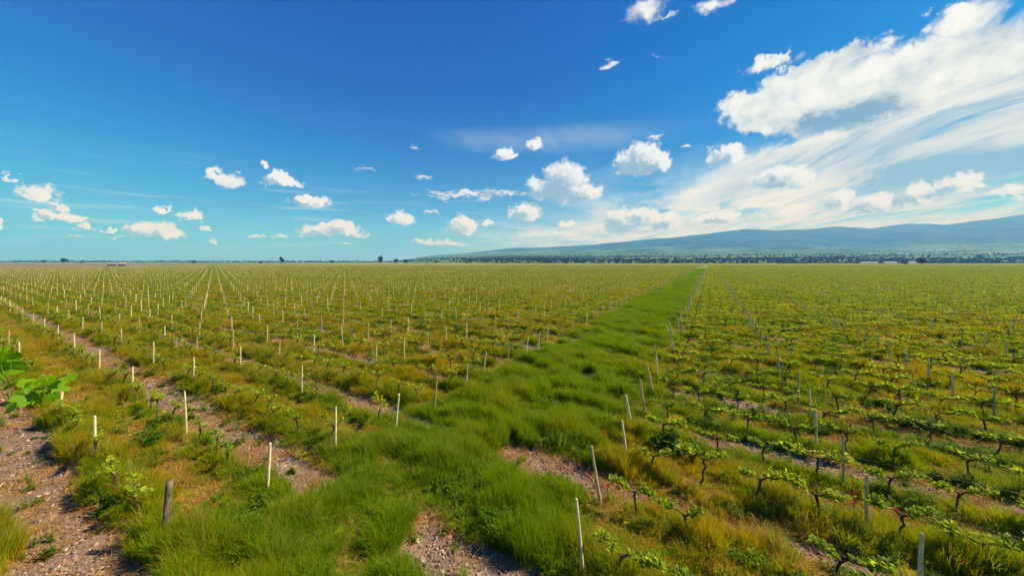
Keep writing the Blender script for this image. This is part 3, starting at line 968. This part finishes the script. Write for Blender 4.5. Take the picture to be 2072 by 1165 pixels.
def vine_parts(seed, lush):
    """trunk, two arms and leafy shoots; the row runs along local X"""
    r = random.Random(seed)
    tr = G(); h = r.uniform(0.62, 0.86)
    lx, ly = r.uniform(-0.24, 0.24), r.uniform(-0.10, 0.10)
    pts = [Vector((0, 0, -0.12))]; nseg = 7
    kx = ky = 0.0
    for i in range(1, nseg + 1):
        t = i / nseg
        kx += r.gauss(0, 0.026); ky += r.gauss(0, 0.022)
        pts.append(Vector((lx * t ** 1.4 + kx, ly * t + ky, h * (t - 0.03 * r.random()))))
    rad = [0.046, 0.034, 0.029, 0.026, 0.025, 0.026, 0.029, 0.032]
    tr.tube(pts, rad, 8, wob=0.16, rnd=r)
    head = pts[-1]
    arms = []; canes = []
    for sgn in (-1, 1):
        a = G(); L = r.uniform(0.36, 0.72) * (1 if r.random() < 0.85 else 0.5)
        rise = r.uniform(0.0, 0.22)
        ap = [head - Vector((0, 0, 0.04))]
        for i in range(1, 6):
            t = i / 5
            ap.append(head + Vector((sgn * L * (t + r.uniform(-.05, .05)), r.uniform(-0.04, 0.04), rise * t ** 0.6 + r.uniform(-0.03, 0.03))))
        a.tube(ap, [0.026, 0.019, 0.016, 0.014, 0.011, 0.007], 7, wob=0.15, rnd=r)
        if r.random() < 0.6:
            b = ap[3]; a.tube([b, b + Vector((sgn * 0.05, r.uniform(-.04, .04), 0.10)), b + Vector((sgn * 0.07, 0, 0.17))], [0.018, 0.014, 0.009], 5)
        arms.append(a); canes += [(ap[i].lerp(ap[i + 1], f), sgn) for i in (1, 2, 3, 4) for f in (0.2, 0.7)]
    fo = G()
    ns = r.randint(13, 18) if not lush else r.randint(24, 32)
    for _ in range(ns):
        b, sgn = r.choice(canes)
        d = Vector((sgn * r.uniform(-0.2, 0.9), r.uniform(-0.75, 0.75), r.uniform(0.2, 1.0))).normalized()
        L = r.uniform(0.12, 0.30)
        p1 = b + d * L * 0.5; p2 = b + d * L + Vector((0, 0, -0.05))
        fo.tube([b, p1, p2], [0.006, 0.005, 0.003], 3, 1, False)
        k = r.randint(5, 8)
        for i in range(k):
            t = (i + 0.5) / k; q = b.lerp(p1, t * 2) if t < 0.5 else p1.lerp(p2, t * 2 - 1)
            ld = (d * 0.3 + Vector((r.uniform(-1, 1), r.uniform(-1, 1), r.uniform(-0.35, 0.5)))).normalized()
            q2 = q + ld * 0.035
            vine_leaf_faces(fo, q2, ld, r.uniform(0.07, 0.125) * (1.1 - 0.45 * t), r)
    return tr, arms, fo


VT = []
for i in range(10):
    tr, arms, fo = vine_parts(40 + i, i >= 5)
    VT.append((tr.mesh('trunk', [M['bark']]), [a.mesh('arm', [M['bark']]) for a in arms], fo.mesh('foliage', [M['vine_leaf'], M['shoot']])))
VJ = []
for tr_m, arm_m, fo_m in VT:
    g = G()
    for mm, base in ((tr_m, 0), (arm_m[0], 0), (arm_m[1], 0)):
        g.add([tuple(v.co) for v in mm.vertices], [tuple(p.vertices) for p in mm.polygons], 0)
    o0 = len(g.v); g.v += [tuple(v.co) for v in fo_m.vertices]; g.f += [tuple(i + o0 for i in p.vertices) for p in fo_m.polygons]; g.m += [1 + p.material_index for p in fo_m.polygons]
    VJ.append(g.mesh('distant_vine', [M['bark'], M['vine_leaf'], M['shoot']]))


def build_vines():
    rr = random.Random(17)
    ang = math.atan2(UY, UX)
    near, rest = [], []
    for k in range(-1, 400):
        w = ROW0 + ROW_STEP * k
        for side in (-1, 1):
            u = (TRACK[0] - 0.9) if side < 0 else (TRACK[1] + 0.9)
            i = 0
            while True:
                step = (1.62 if side < 0 else 1.42) * (1 + rr.gauss(0, 0.10))
                x, y = uw2xy(u, w + rr.gauss(0, 0.05))
                a, b, c, d = rr.random(), rr.random(), rr.random(), rr.gauss(0, 1)
                uu = u; u += side * step; i += 1
                if abs(uu) > 950 or i > 640: break
                if y < 2 or y > 520 or abs(x) > 1.6 * y + 4:
                    if (side < 0 and x < -1.6 * abs(y) - 60) or (side > 0 and (x > 1.6 * abs(y) + 60 or y < -60)): break
                    continue
                if not (x > -400 - 0.10 * (y - 240)): break
                if k < 0 and y < 9: continue
                if a < (0.17 if side < 0 else 0.07): continue
                if y > 200 and b < 0.35: continue
                v = int(c * 4.99) + (0 if side < 0 else (5 if d > -0.8 else 0))
                near.append((y, x, k, side, uu, v, d, b)) if in_view(x, y, 0.5) else rest.append((y, x, k, side, uu, v, d, b))
    near.sort(); rest += near[285:]; near = near[:285]
    for (y, x, k, side, uu, v, d, b) in near:
        tm, am, fm = VT[v]
        z = float(ground_z(np.array(x), np.array(y)))
        rz = ang + d * 0.12 + (math.pi if b > 0.5 else 0)
        o = empty('grapevine', (x, y, z), rz)
        s = 1.0 + 0.12 * (b - 0.5) * 2; o.scale = (s, s, s)
        obj('trunk', tm, o)
        for q in am: obj('arm', q, o)
        f = obj('foliage', fm, o); f['kind'] = 'stuff'; f['dry'] = 0.45 + 0.2 * b
        span = int(abs(uu - (TRACK[0] if side < 0 else TRACK[1])) // POST_STEP)
        blk = 'sparse' if side < 0 else 'leafy'
        if 0 <= k < 13 and span < 9:
            lab = 'knotted %s vine in the %s row from the dark post, %s span from track' % (blk, ORD[k], ORD[span])
        elif k < 0: lab = 'knotted vine in the outermost row beside the widest bare strip'
        else: lab = 'small far knotted vine in the %s block of rows' % blk
        tag(o, lab, 'vine', 'knotted grapevines along the %s rows' % ('sparse' if side < 0 else 'leafier'))
    n = len(rest)
    big = np.array([1.0 if q[0] < 200 else 1.25 for q in rest])
    scatter('distant_vines', VJ, [(q[1], q[0], 0.0) for q in rest], [(0, 0, ang + q[6] * 0.15 + (math.pi if q[7] > 0.5 else 0)) for q in rest],
            np.stack([big, big, big * 0.97], -1), [q[5] for q in rest], np.clip(0.68 + 0.14 * np.array([q[6] for q in rest]), 0, 1),
            'small far vines filling the vineyard rows towards the horizon', 'vines')
    print('vines', len(near), n)


build_vines()


# ------------------------------------------------------------------ trees
def tree_parts(seed, h, rx, rz, trunk_h, leaf, n, lobes=6):
    r = random.Random(seed)
    tr = G(); cz = trunk_h + rz * 0.85
    top = Vector((r.uniform(-.2, .2) * rx, r.uniform(-.2, .2) * rx, cz))
    tr.tube([(0, 0, -0.4), (0.03 * h, 0, trunk_h * 0.5), (0.01 * h, 0.02 * h, trunk_h), top], [0.035 * h, 0.027 * h, 0.022 * h, 0.008 * h], 7)
    cen = []
    for i in range(lobes):
        a = i * 2.4 + r.uniform(-.4, .4); d = rx * r.uniform(0.25, 0.62); zz = cz + rz * r.uniform(-0.55, 0.62)
        c = Vector((math.cos(a) * d, math.sin(a) * d, zz)); cen.append((c, rx * r.uniform(0.38, 0.58)))
        tr.tube([(0.01 * h, 0.01 * h, trunk_h * r.uniform(0.7, 1.0)), c * 0.5 + Vector((0, 0, trunk_h * 0.45)), c], [0.014 * h, 0.010 * h, 0.004 * h], 5)
    cen.append((top, rx * 0.55))
    cr = G()
    for _ in range(n):
        c, rad = r.choice(cen)
        v = Vector((r.gauss(0, 1), r.gauss(0, 1), r.gauss(0, 1))).normalized()
        q = c + Vector((v.x, v.y, v.z * rz / rx * 0.9)) * rad * (0.45 + 0.6 * r.random() ** 0.6)
        d = (v + Vector((r.uniform(-.8, .8), r.uniform(-.8, .8), r.uniform(-.8, .8)))).normalized()
        sd_ = d.cross(Vector((r.uniform(-1, 1), r.uniform(-1, 1), r.uniform(-1, 1)))).normalized(); s = leaf * r.uniform(0.5, 1.2)
        cr.add([q - d * s * .5, q + sd_ * s * .45, q + d * s * .5, q - sd_ * s * .4], [(0, 1, 2, 3)])
    return tr, cr


def tree_meshes(seed, leafmat, *a, **k):
    tr, cr = tree_parts(seed, *a, **k)
    return tr.mesh('trunk', [M['tree_bark']], True), cr.mesh('crown', [leafmat])


TREES = [tree_meshes(1, M['tree_leaf'], 12, 4.6, 4.4, 3.0, 0.75, 1500), tree_meshes(2, M['tree_leaf'], 10, 4.8, 3.6, 2.0, 0.75, 1400),
         tree_meshes(3, M['tree_leaf'], 14, 4.2, 5.4, 3.0, 0.75, 1500, lobes=8), tree_meshes(4, M['tree_leaf'], 7, 3.6, 2.5, 1.0, 0.6, 1000)]
PLUM = tree_meshes(5, M['red_leaf'], 11, 5.2, 4.6, 1.6, 0.7, 1700, lobes=7)


def place_tree(name, kind, x, y, z, s, label, group=None, rz=0.0, cat='tree'):
    o = empty(name, (x, y, z), rz); o.scale = (s, s, s)
    obj('trunk', kind[0], o); obj('crown', kind[1], o)
    return tag(o, label, cat, group)


def bx(px, y): return (px - 1036) / 686.0 * y


for px, y, k, s, lab in ((570, 760, 2, 0.95, 'tall lopsided lone tree on the plain edge beyond the posts'),
                         (527, 900, 3, 1.0, 'low rounded bush-like tree short of the tall lopsided lone tree'),
                         (672, 800, 0, 0.72, 'small round lone tree standing well apart on the plain'),
                         (770, 780, 2, 1.10, 'tallest tree of three in a line on the plain edge'),
                         (801, 800, 0, 1.00, 'middle round tree of three in a line on the plain edge'),
                         (820, 860, 1, 1.00, 'shortest dark tree of three in a line on the plain edge'),
                         (130, 950, 1, 1.30, 'broad dark tree rising from the low treeline past the sheds'),
                         (165, 1000, 3, 1.3, 'low wide tree beside the broad dark treeline tree'),
                         (88, 1050, 1, 0.9, 'small dark tree in the low treeline before the broad one'),
                         (392, 950, 3, 1.1, 'small lone bushy tree on the plain past the sheds'),
                         (1505, 830, 1, 0.9, 'dark round tree where the grass track meets the tree belt'),
                         (1830, 640, 3, 1.15, 'low dark tree beside the purple leaved tree'),
                         (1980, 1500, 0, 1.3, 'rounded tree near the far pale houses on the slope'),
                         (1880, 1500, 2, 0.9, 'tree at the edge of the far bright green field')):
    x = bx(px, y)
    z = max(0.0, float(land_z(np.array([x]), np.array([float(y)]))[0])) if y > 1000 else 0.0
    place_tree('tree', TREES[k], x, y, z, s * 1.4, lab, 'lone trees beyond the vines', px * 0.37)
place_tree('plum_tree', PLUM, bx(1866, 620), 620, 0, 1.35, 'round dark purple leaved tree at the far field edge', None, 1.0)


def scatter_trees():
    r = np.random.default_rng(77)
    X, Y, S, K = [], [], [], []
    # belts on the slope below the hills
    n = 26000
    y = r.uniform(930, 4200, n); b = r.uniform(840, 2400, n); x = (b - 1036) / 686 * y
    m = vnoise(x * 0.22, y, 130, 81, 3)
    band = np.clip(1.35 - (y - 930) / 1100.0, 0.0, 1) * 0.9 + 0.30
    keep = r.random(n) < np.clip((m - 0.46 + 0.10 * (y < 1700)) * 7, 0, 1) * band * np.clip(y / 2600.0 + 0.25, 0, 1) * sstep(b, 830, 1100)
    X.append(x[keep]); Y.append(y[keep]); S.append(r.uniform(0.5, 1.1, keep.sum())); K.append(r.integers(0, 4, keep.sum()))
    # dark hedges and scrub right behind the vines
    n = 3000
    y = r.uniform(905, 1010, n); b = r.uniform(850, 2400, n); x = (b - 1036) / 686 * y
    keep = r.random(n) < np.clip((vnoise(x, y * 4, 60, 83, 2) - 0.36) * 2.2, 0, 1) * sstep(b, 900, 1700)
    X.append(x[keep]); Y.append(y[keep]); S.append(r.uniform(0.22, 0.55, keep.sum())); K.append(r.integers(0, 4, keep.sum()))
    # low treeline across the plain
    n = 5200
    y = r.uniform(1500, 2500, n); b = r.uniform(-250, 1200, n); x = (b - 1036) / 686 * y
    keep = r.random(n) < np.clip((vnoise(x, y * 3, 160, 85, 2) - 0.25) * 2, 0.1, 1)
    X.append(x[keep]); Y.append(y[keep]); S.append(r.uniform(0.5, 1.0, keep.sum())); K.append(r.integers(0, 4, keep.sum()))
    X, Y, S, K = map(np.concatenate, (X, Y, S, K))
    z = np.where(Y > 1000, np.maximum(land_z(X, Y), 0.0), 0.0) - 0.3
    pro = []
    for tm, cm in TREES:
        g = G()
        g.add([tuple(v.co) for v in tm.vertices], [tuple(p.vertices) for p in tm.polygons], 0)
        g.add([tuple(v.co) for v in cm.vertices][:2800], [tuple(p.vertices) for p in cm.polygons][:700], 1)
        pro.append(g.mesh('far_tree', [M['tree_bark'], M['tree_leaf']]))
    n = len(X)
    scatter('distant_woods', pro, np.stack([X, Y, z], -1), np.stack([np.zeros(n), np.zeros(n), r.uniform(0, 6.28, n)], -1),
            np.stack([S * 1.15, S * 1.15, S], -1), K, r.uniform(0.1, 0.9, n), 'belts of far trees and scrub between the vineyard and the hills', 'woods')
    print('trees', n)


scatter_trees()


# ------------------------------------------------------------------ sheds, barns and far houses
def house(name, x, y, z, rz, L, Wd, H, rise, wall, roof, label, cat, group=None, wins=2, door=True):
    o = empty(name, (x, y, z), rz)
    g = G(); g.box((0, 0, H / 2 - 0.3), (L, Wd, H + 0.6))
    g.add([(-L / 2, -Wd / 2, H), (-L / 2, Wd / 2, H), (-L / 2, 0, H + rise), (L / 2, -Wd / 2, H), (L / 2, Wd / 2, H), (L / 2, 0, H + rise)], [(0, 2, 1), (3, 4, 5)])
    obj('wall', g.mesh('wall', [wall]), o)
    g = G(); e = 0.35; t = 0.16; k = rise / (Wd / 2)
    for s in (-1, 1):
        a = [(-L / 2 - e, s * (Wd / 2 + e), H - e * k + 0.02), (L / 2 + e, s * (Wd / 2 + e), H - e * k + 0.02), (L / 2 + e, 0, H + rise + 0.02), (-L / 2 - e, 0, H + rise + 0.02)]
        g.add(a + [(p[0], p[1], p[2] + t) for p in a], [(0, 1, 2, 3), (4, 7, 6, 5), (0, 4, 5, 1), (1, 5, 6, 2), (3, 7, 4, 0)])
    obj('roof', g.mesh('roof', [roof]), o)
    if door:
        g = G(); g.box((-L * 0.28, -Wd / 2 - 0.03, 1.0), (1.1, 0.10, 2.0)); obj('door', g.mesh('door', [M['door']]), o)
    wm = None
    for i in range(wins):
        g = G(); g.box((0, 0, 0), (1.1, 0.10, 1.0)); wm = wm or g.mesh('window', [M['glass']])
        obj('window', wm, o, (-L * 0.05 + L * 0.42 * (i / max(1, wins - 1) if wins > 1 else 0.5), -Wd / 2 - 0.03, 1.55))
    return tag(o, label, cat, group)


house('shed', bx(228, 470), 470, 0, R(25), 9, 5, 2.7, 1.5, M['brown_wall'], M['tin_roof'], 'small brown shed with a dull grey roof at the field corner', 'shed')
house('shed', bx(249, 478), 478, 0, R(15), 9, 5.5, 2.6, 1.8, M['brown_wall'], M['tile_roof'], 'small brown shed with a tan tiled roof at the field corner', 'shed')
for i, (px, L) in enumerate(((1757, 44), (1800, 34), (1836, 40))):
    house('barn', bx(px, 912), 912, 0, R(-2), L, 9, 2.6, 1.6, M['limewash'], M['pale_roof'],
          ('long low pale barn farthest from the purple tree', 'short low pale barn between two longer ones', 'long low pale barn closest to the purple tree')[i], 'barn', 'low pale barns behind the vines', 5)
hr = random.Random(9)
for i in range(16):
    px = 1895 + i * 10.5 + hr.uniform(-4, 4); y = 2150 + hr.uniform(-120, 160); x = bx(px, y)
    z = float(land_z(np.array([x]), np.array([y]))[0])
    house('house', x, y, z - 0.3, hr.uniform(-0.6, 0.6), hr.uniform(11, 18), 9, hr.uniform(4, 6), 2.6, M['limewash'], M['tile_roof'] if hr.random() < 0.35 else M['pale_roof'],
          'tiny pale house in the far village on the slope', 'house', 'far village houses', 3)

# ------------------------------------------------------------------ shrubs, poppies, wires
SHRUB = []
for i in range(3):
    g = G(); r = random.Random(60 + i); st = G()
    for _ in range(9):
        a = r.uniform(0, 6.28); t = Vector((math.cos(a) * r.uniform(.2, .6), math.sin(a) * r.uniform(.2, .6), r.uniform(0.4, 0.85)))
        st.tube([(0, 0, -0.05), t * 0.55, t], [0.014, 0.010, 0.005], 4)
        for _ in range(46):
            q = t * r.uniform(0.35, 1.1) + Vector((r.gauss(0, .10), r.gauss(0, .10), r.gauss(0, .09)))
            q.z = max(q.z, 0.04)
            vine_leaf_faces(g, q, Vector((r.uniform(-1, 1), r.uniform(-1, 1), r.uniform(-.4, .6))).normalized(), r.uniform(0.06, 0.12), r)
    SHRUB.append((st.mesh('stem', [M['bark']]), g.mesh('foliage', [M['weed']])))
for i, (px, py, s, lab) in enumerate(((797, 640, 1.25, 'dark low shrub spreading between two sparse vine rows'), (930, 592 + 80, 1.0, 'dark shrub in the grass beside a row end'),
                                     (300, 905, 0.85, 'dark green shrub under the nearest sparse vines'), (640, 692, 0.8, 'small dark shrub among the middle sparse rows'),
                                     (1385, 925, 0.95, 'dark shrubby weed clump near the leaning end posts'), (1345, 905, 0.9, 'dark bush right behind a leaning end post'),
                                     (430, 1100, 0.75, 'dark leafy bush beside the dark weathered post'), (1020, 1085, 0.8, 'leafy bush overhanging the gravel patch in the track'))):
    y = 686 * CAM_H / (py - 528); x = bx(px, y)
    o = empty('shrub', (x, y, float(ground_z(np.array(x), np.array(y)))), i * 1.3); o.scale = (s * 1.2, s * 1.2, s * 0.8)
    st, fo = SHRUB[i % 3]
    obj('stem', st, o); f = obj('foliage', fo, o); f['kind'] = 'stuff'
    tag(o, lab, 'shrub', 'dark shrubs')


def poppy_meshes(seed):
    r = random.Random(seed); st = G(); h = r.uniform(0.34, 0.50)
    tp = Vector((r.uniform(-.06, .06), r.uniform(-.06, .06), h))
    st.tube([(0, 0, -0.03), tp * 0.5 + Vector((0.02, 0, 0)), tp], [0.005, 0.004, 0.004], 4, 0, False)
    pe = G()
    for k in range(5):
        a = k * 1.2566 + r.uniform(-.2, .2); d = Vector((math.cos(a), math.sin(a), 0)); s = Vector((-d.y, d.x, 0)); L = 0.042
        pe.add([tp, tp + d * L * .6 + s * L * .5 + Vector((0, 0, .02)), tp + d * L + s * L * .25 + Vector((0, 0, .038)), tp + d * L - s * L * .25 + Vector((0, 0, .036)), tp + d * L * .6 - s * L * .5 + Vector((0, 0, .02))],
               [(0, 1, 2, 3, 4)])
    return st.mesh('stem', [M['shoot']]), pe.mesh('petals', [M['petal']])


POP = [poppy_meshes(i) for i in range(4)]
pr = random.Random(21)
for px, py, n, sp, lab in ((382, 1082, 9, 0.55, 'red poppy in the weeds beside the dark weathered post'), (1215, 1003, 12, 0.6, 'red poppy among weeds between the two nearest leaning end posts'),
                           (1752, 1042, 12, 0.7, 'red poppy under the leafy vines at the foot of an upright post'), (1228, 905, 5, 0.4, 'red poppy in the grass by the third leaning end post'),
                           (1990, 800, 7, 0.7, 'red poppy among the leafy rows farther out'), (1860, 670, 6, 1.2, 'red poppy far inside the leafy block'), (1350, 640, 8, 1.5, 'red poppy along the track edge farther down')):
    yc = 686 * CAM_H / (py - 528); xc = bx(px, yc)
    for _ in range(n):
        x, y = xc + pr.gauss(0, sp * 0.6), yc + pr.gauss(0, sp * 0.5); q = pr.choice(POP)
        o = empty('poppy', (x, y, float(ground_z(np.array(x), np.array(y)))), pr.uniform(0, 6.28)); s = pr.uniform(0.95, 1.3); o.scale = (s, s, s)
        obj('stem', q[0], o); obj('petals', q[1], o); tag(o, lab, 'poppy', lab.replace('red poppy', 'red poppies'))

for k in range(1, 8):
    for side in (-1, 1):
        w = ROW0 + ROW_STEP * k
        u0 = TRACK[0] if side < 0 else TRACK[1]
        pts = []
        for n in range(0, 7):
            u = u0 + side * POST_STEP * n; x, y = uw2xy(u, w); pts.append((x, y, 0.98))
            um = u + side * POST_STEP / 2; x, y = uw2xy(um, w); pts.append((x, y, 0.955))
        if max(p[1] for p in pts) < 4: continue
        pts = [p for p in pts if p[1] > 2.5]
        if len(pts) < 2: continue
        g = G(); g.tube(pts, [0.002] * len(pts), 4, 0, False)
        o = obj('trellis_wire', g.mesh('trellis_wire', [M['wire']]))
        tag(o, 'thin trellis wire along the %s %s row counted from the dark post' % (ORD[k], 'sparse-leaved' if side < 0 else 'leafier'), 'wire', 'trellis wires')


# ------------------------------------------------------------------ climbing vine on a tall pole beside the viewpoint
def big_leaf(seed, size):
    r = random.Random(seed); lob = [(0, 1.0, 0.60), (1.0, 0.90, 0.58), (-1.0, 0.90, 0.58), (2.0, 0.76, 0.62), (-2.0, 0.76, 0.62)]
    n = 46; ring = []
    for i in range(n):
        a = -2.75 + 5.5 * i / (n - 1)
        rad = 0.56
        for la, lr, lw in lob: rad = max(rad, lr * (1 - (abs(a - la) / lw) ** 1.2 * 0.42)) if abs(a - la) < lw else rad
        rad *= 1.0 + (0.07 if i % 2 else -0.05) + r.uniform(-.03, .03)
        ring.append((a, rad * size * 0.62))
    g = G(); v = [(0, 0, 0)]
    fold = r.uniform(0.12, 0.30); curl = r.uniform(0.5, 1.2)
    def P(a, q):
        x, y = math.sin(a) * q, math.cos(a) * q
        return (x, y, fold * abs(x) - curl * (q / size) ** 2 * size * 0.35 + 0.012 * size * math.sin(a * 9 + seed))
    for a, q in ring: v.append(P(a, q * 0.5))
    for a, q in ring: v.append(P(a, q))
    f = [(0, i + 1, i + 2) for i in range(n - 1)] + [(i + 1, i + 1 + n, i + 2 + n, i + 2) for i in range(n - 1)]
    g.add(v, f)
    return g


def climbing_vine():
    D = 1.32
    def at(px, py, d=D): return Vector(((px - 1036) / 686 * d, d, CAM_H - (py - 528) / 686 * d))
    px, py = -2.75, 1.55
    g = G(); r = random.Random(2)
    pts = [(px + 0.01 * math.sin(z), py, z) for z in (-0.4, 1, 2.2, 3.6, 5.0, 6.2, 6.95)]
    g.tube(pts, [0.075, 0.073, 0.07, 0.068, 0.065, 0.062, 0.055], 10, wob=0.05, rnd=r)
    tag(obj('tall_pole', g.mesh('tall_pole', [M['dark_post']], True)), 'tall round wooden pole carrying a climbing vine beside the bare strip', 'pole')
    o = empty('climbing_vine', (px + 0.12, py - 0.02, 0))
    off = Vector(o.location)
    g = G(); pts = []; rad = []
    for i in range(40):
        t = i / 39; z = 6.4 * t; a = z * 2.1
        pts.append(Vector((px + 0.098 * math.cos(a), py + 0.098 * math.sin(a), z - 0.1)) - off); rad.append(0.026 - 0.014 * t)
    g.tube(pts, rad, 7, wob=0.1, rnd=r); obj('stem', g.mesh('stem', [M['bark']]), o)
    g = G(); start = pts[-1]
    path = [start, at(-190, 850) - off, at(-60, 838) - off, at(20, 812) - off, at(62, 797) - off, at(88, 801) - off, at(100, 790) - off, at(106, 770) - off, at(128, 760) - off]
    g.tube(path, [0.011, 0.010, 0.009, 0.0075, 0.0065, 0.0055, 0.0045, 0.003, 0.002], 6); obj('cane', g.mesh('cane', [M['cane']]), o)
    leaves = [(38, 803, 0.150, (-0.75, -0.25, -0.30), (0.35, -0.45, 0.82), 0.0), (12, 779, 0.115, (-0.6, 0.3, -0.1), (0.3, -0.5, 0.8), 0.02), (15, 753, 0.110, (0.5, 0.2, 0.10), (0.2, -0.55, 0.8), 0.05),
              (64, 806, 0.085, (0.5, 0.3, -0.55), (0.5, -0.4, 0.75), -0.03), (24, 738, 0.125, (0.55, 0.5, -0.25), (-0.75, -0.5, 0.35), 0.06), (102, 772, 0.055, (0.2, 0.1, 0.9), (0.6, -0.7, 0.35), -0.02),
              (84, 780, 0.052, (-0.7, 0.1, 0.4), (0.5, -0.6, 0.55), -0.02), (96, 787, 0.040, (0.5, -0.2, 0.2), (0.4, -0.6, 0.7), -0.03), (118, 782, 0.095, (0.35, 0.5, -0.55), (-0.7, -0.55, 0.4), 0.05),
              (56, 775, 0.085, (0.6, 0.4, -0.2), (-0.7, -0.5, 0.45), 0.06), (104, 806, 0.045, (0.1, -0.1, -0.9), (0.6, -0.75, 0.1), -0.02), (140, 762, 0.045, (0.9, 0.1, -0.1), (0.3, -0.3, 0.9), 0.0),
              (148, 764, 0.030, (0.5, 0.2, -0.6), (0.7, -0.5, 0.3), 0.0), (5, 722, 0.09, (-0.3, 0.6, -0.2), (-0.8, -0.45, 0.35), 0.09), (28, 727, 0.040, (0.9, 0.1, -0.15), (0.3, -0.4, 0.85), 0.06), (8, 710, 0.07, (-0.3, 0.3, 0.7), (-0.6, -0.6, 0.4), 0.1)]
    st = G()
    cpts = path[1:]
    for i, (lx, ly, s, d, nrm, dd) in enumerate(leaves):
        q = at(lx, ly, D + dd); d = Vector(d).normalized(); nrm = Vector(nrm); nrm = (nrm - d * nrm.dot(d)).normalized(); xx = d.cross(nrm)
        rot = Matrix((xx, d, nrm)).transposed()
        base = q - d * s * 0.22
        l = obj('leaf', big_leaf(i + 3, s).mesh('leaf', [M['big_leaf']], True), o, base - off); l.rotation_euler = rot.to_euler()
        nearest = min(cpts, key=lambda c: (c - (base - off)).length)
        st.tube([nearest, nearest.lerp(base - off, 0.5) + Vector((0, 0, 0.008)), base - off], [0.0015, 0.0012, 0.001], 5, 0, False)
    obj('leaf_stalks', st.mesh('leaf_stalks', [M['shoot']]), o)
    tag(o, 'climbing grapevine cane with large bright green leaves reaching out from a tall pole', 'vine')


M['big_leaf'] = leafy('big_vine_leaf', [(0.0, (0.13, 0.29, 0.004)), (0.5, (0.24, 0.40, 0.006)), (1.0, (0.40, 0.47, 0.02))], 0.5, 1.3, 0.5, 0.10)
M['cane'] = bark('vine_cane', (0.16, 0.07, 0.05), (0.30, 0.15, 0.10), 80)
climbing_vine()


# ------------------------------------------------------------------ air
def build_haze():
    m, nt, out = mat('haze_air')
    v = nt.nodes.new('ShaderNodeVolumePrincipled')
    v.inputs['Color'].default_value = HAZE_COL
    v.inputs['Density'].default_value = HAZE_DENS
    v.inputs['Anisotropy'].default_value = 0.0
    v.inputs['Absorption Color'].default_value = (1, 1, 1, 1)
    nt.links.new(v.outputs[0], out.inputs['Volume'])
    top = max(v.co.z for v in bpy.data.objects['hills'].data.vertices) + 15.0
    vv = [(x, y, z) for x in (-8100.0, 12500.0) for y in (-2600.0, 10000.0) for z in (-8.0, top)]
    f = [(0, 1, 3, 2), (4, 6, 7, 5), (0, 4, 5, 1), (2, 3, 7, 6), (0, 2, 6, 4), (1, 5, 7, 3)]
    print('haze top', top)
    o = obj('haze', mesh('haze', vv, f, [m])); o['kind'] = 'stuff'
    o['label'] = 'pale blue haze filling the air over the plain'; o['category'] = 'haze'


HAZE_COL = (0.10, 0.42, 1.0, 1)
HAZE_DENS = 1.8e-4
build_haze()
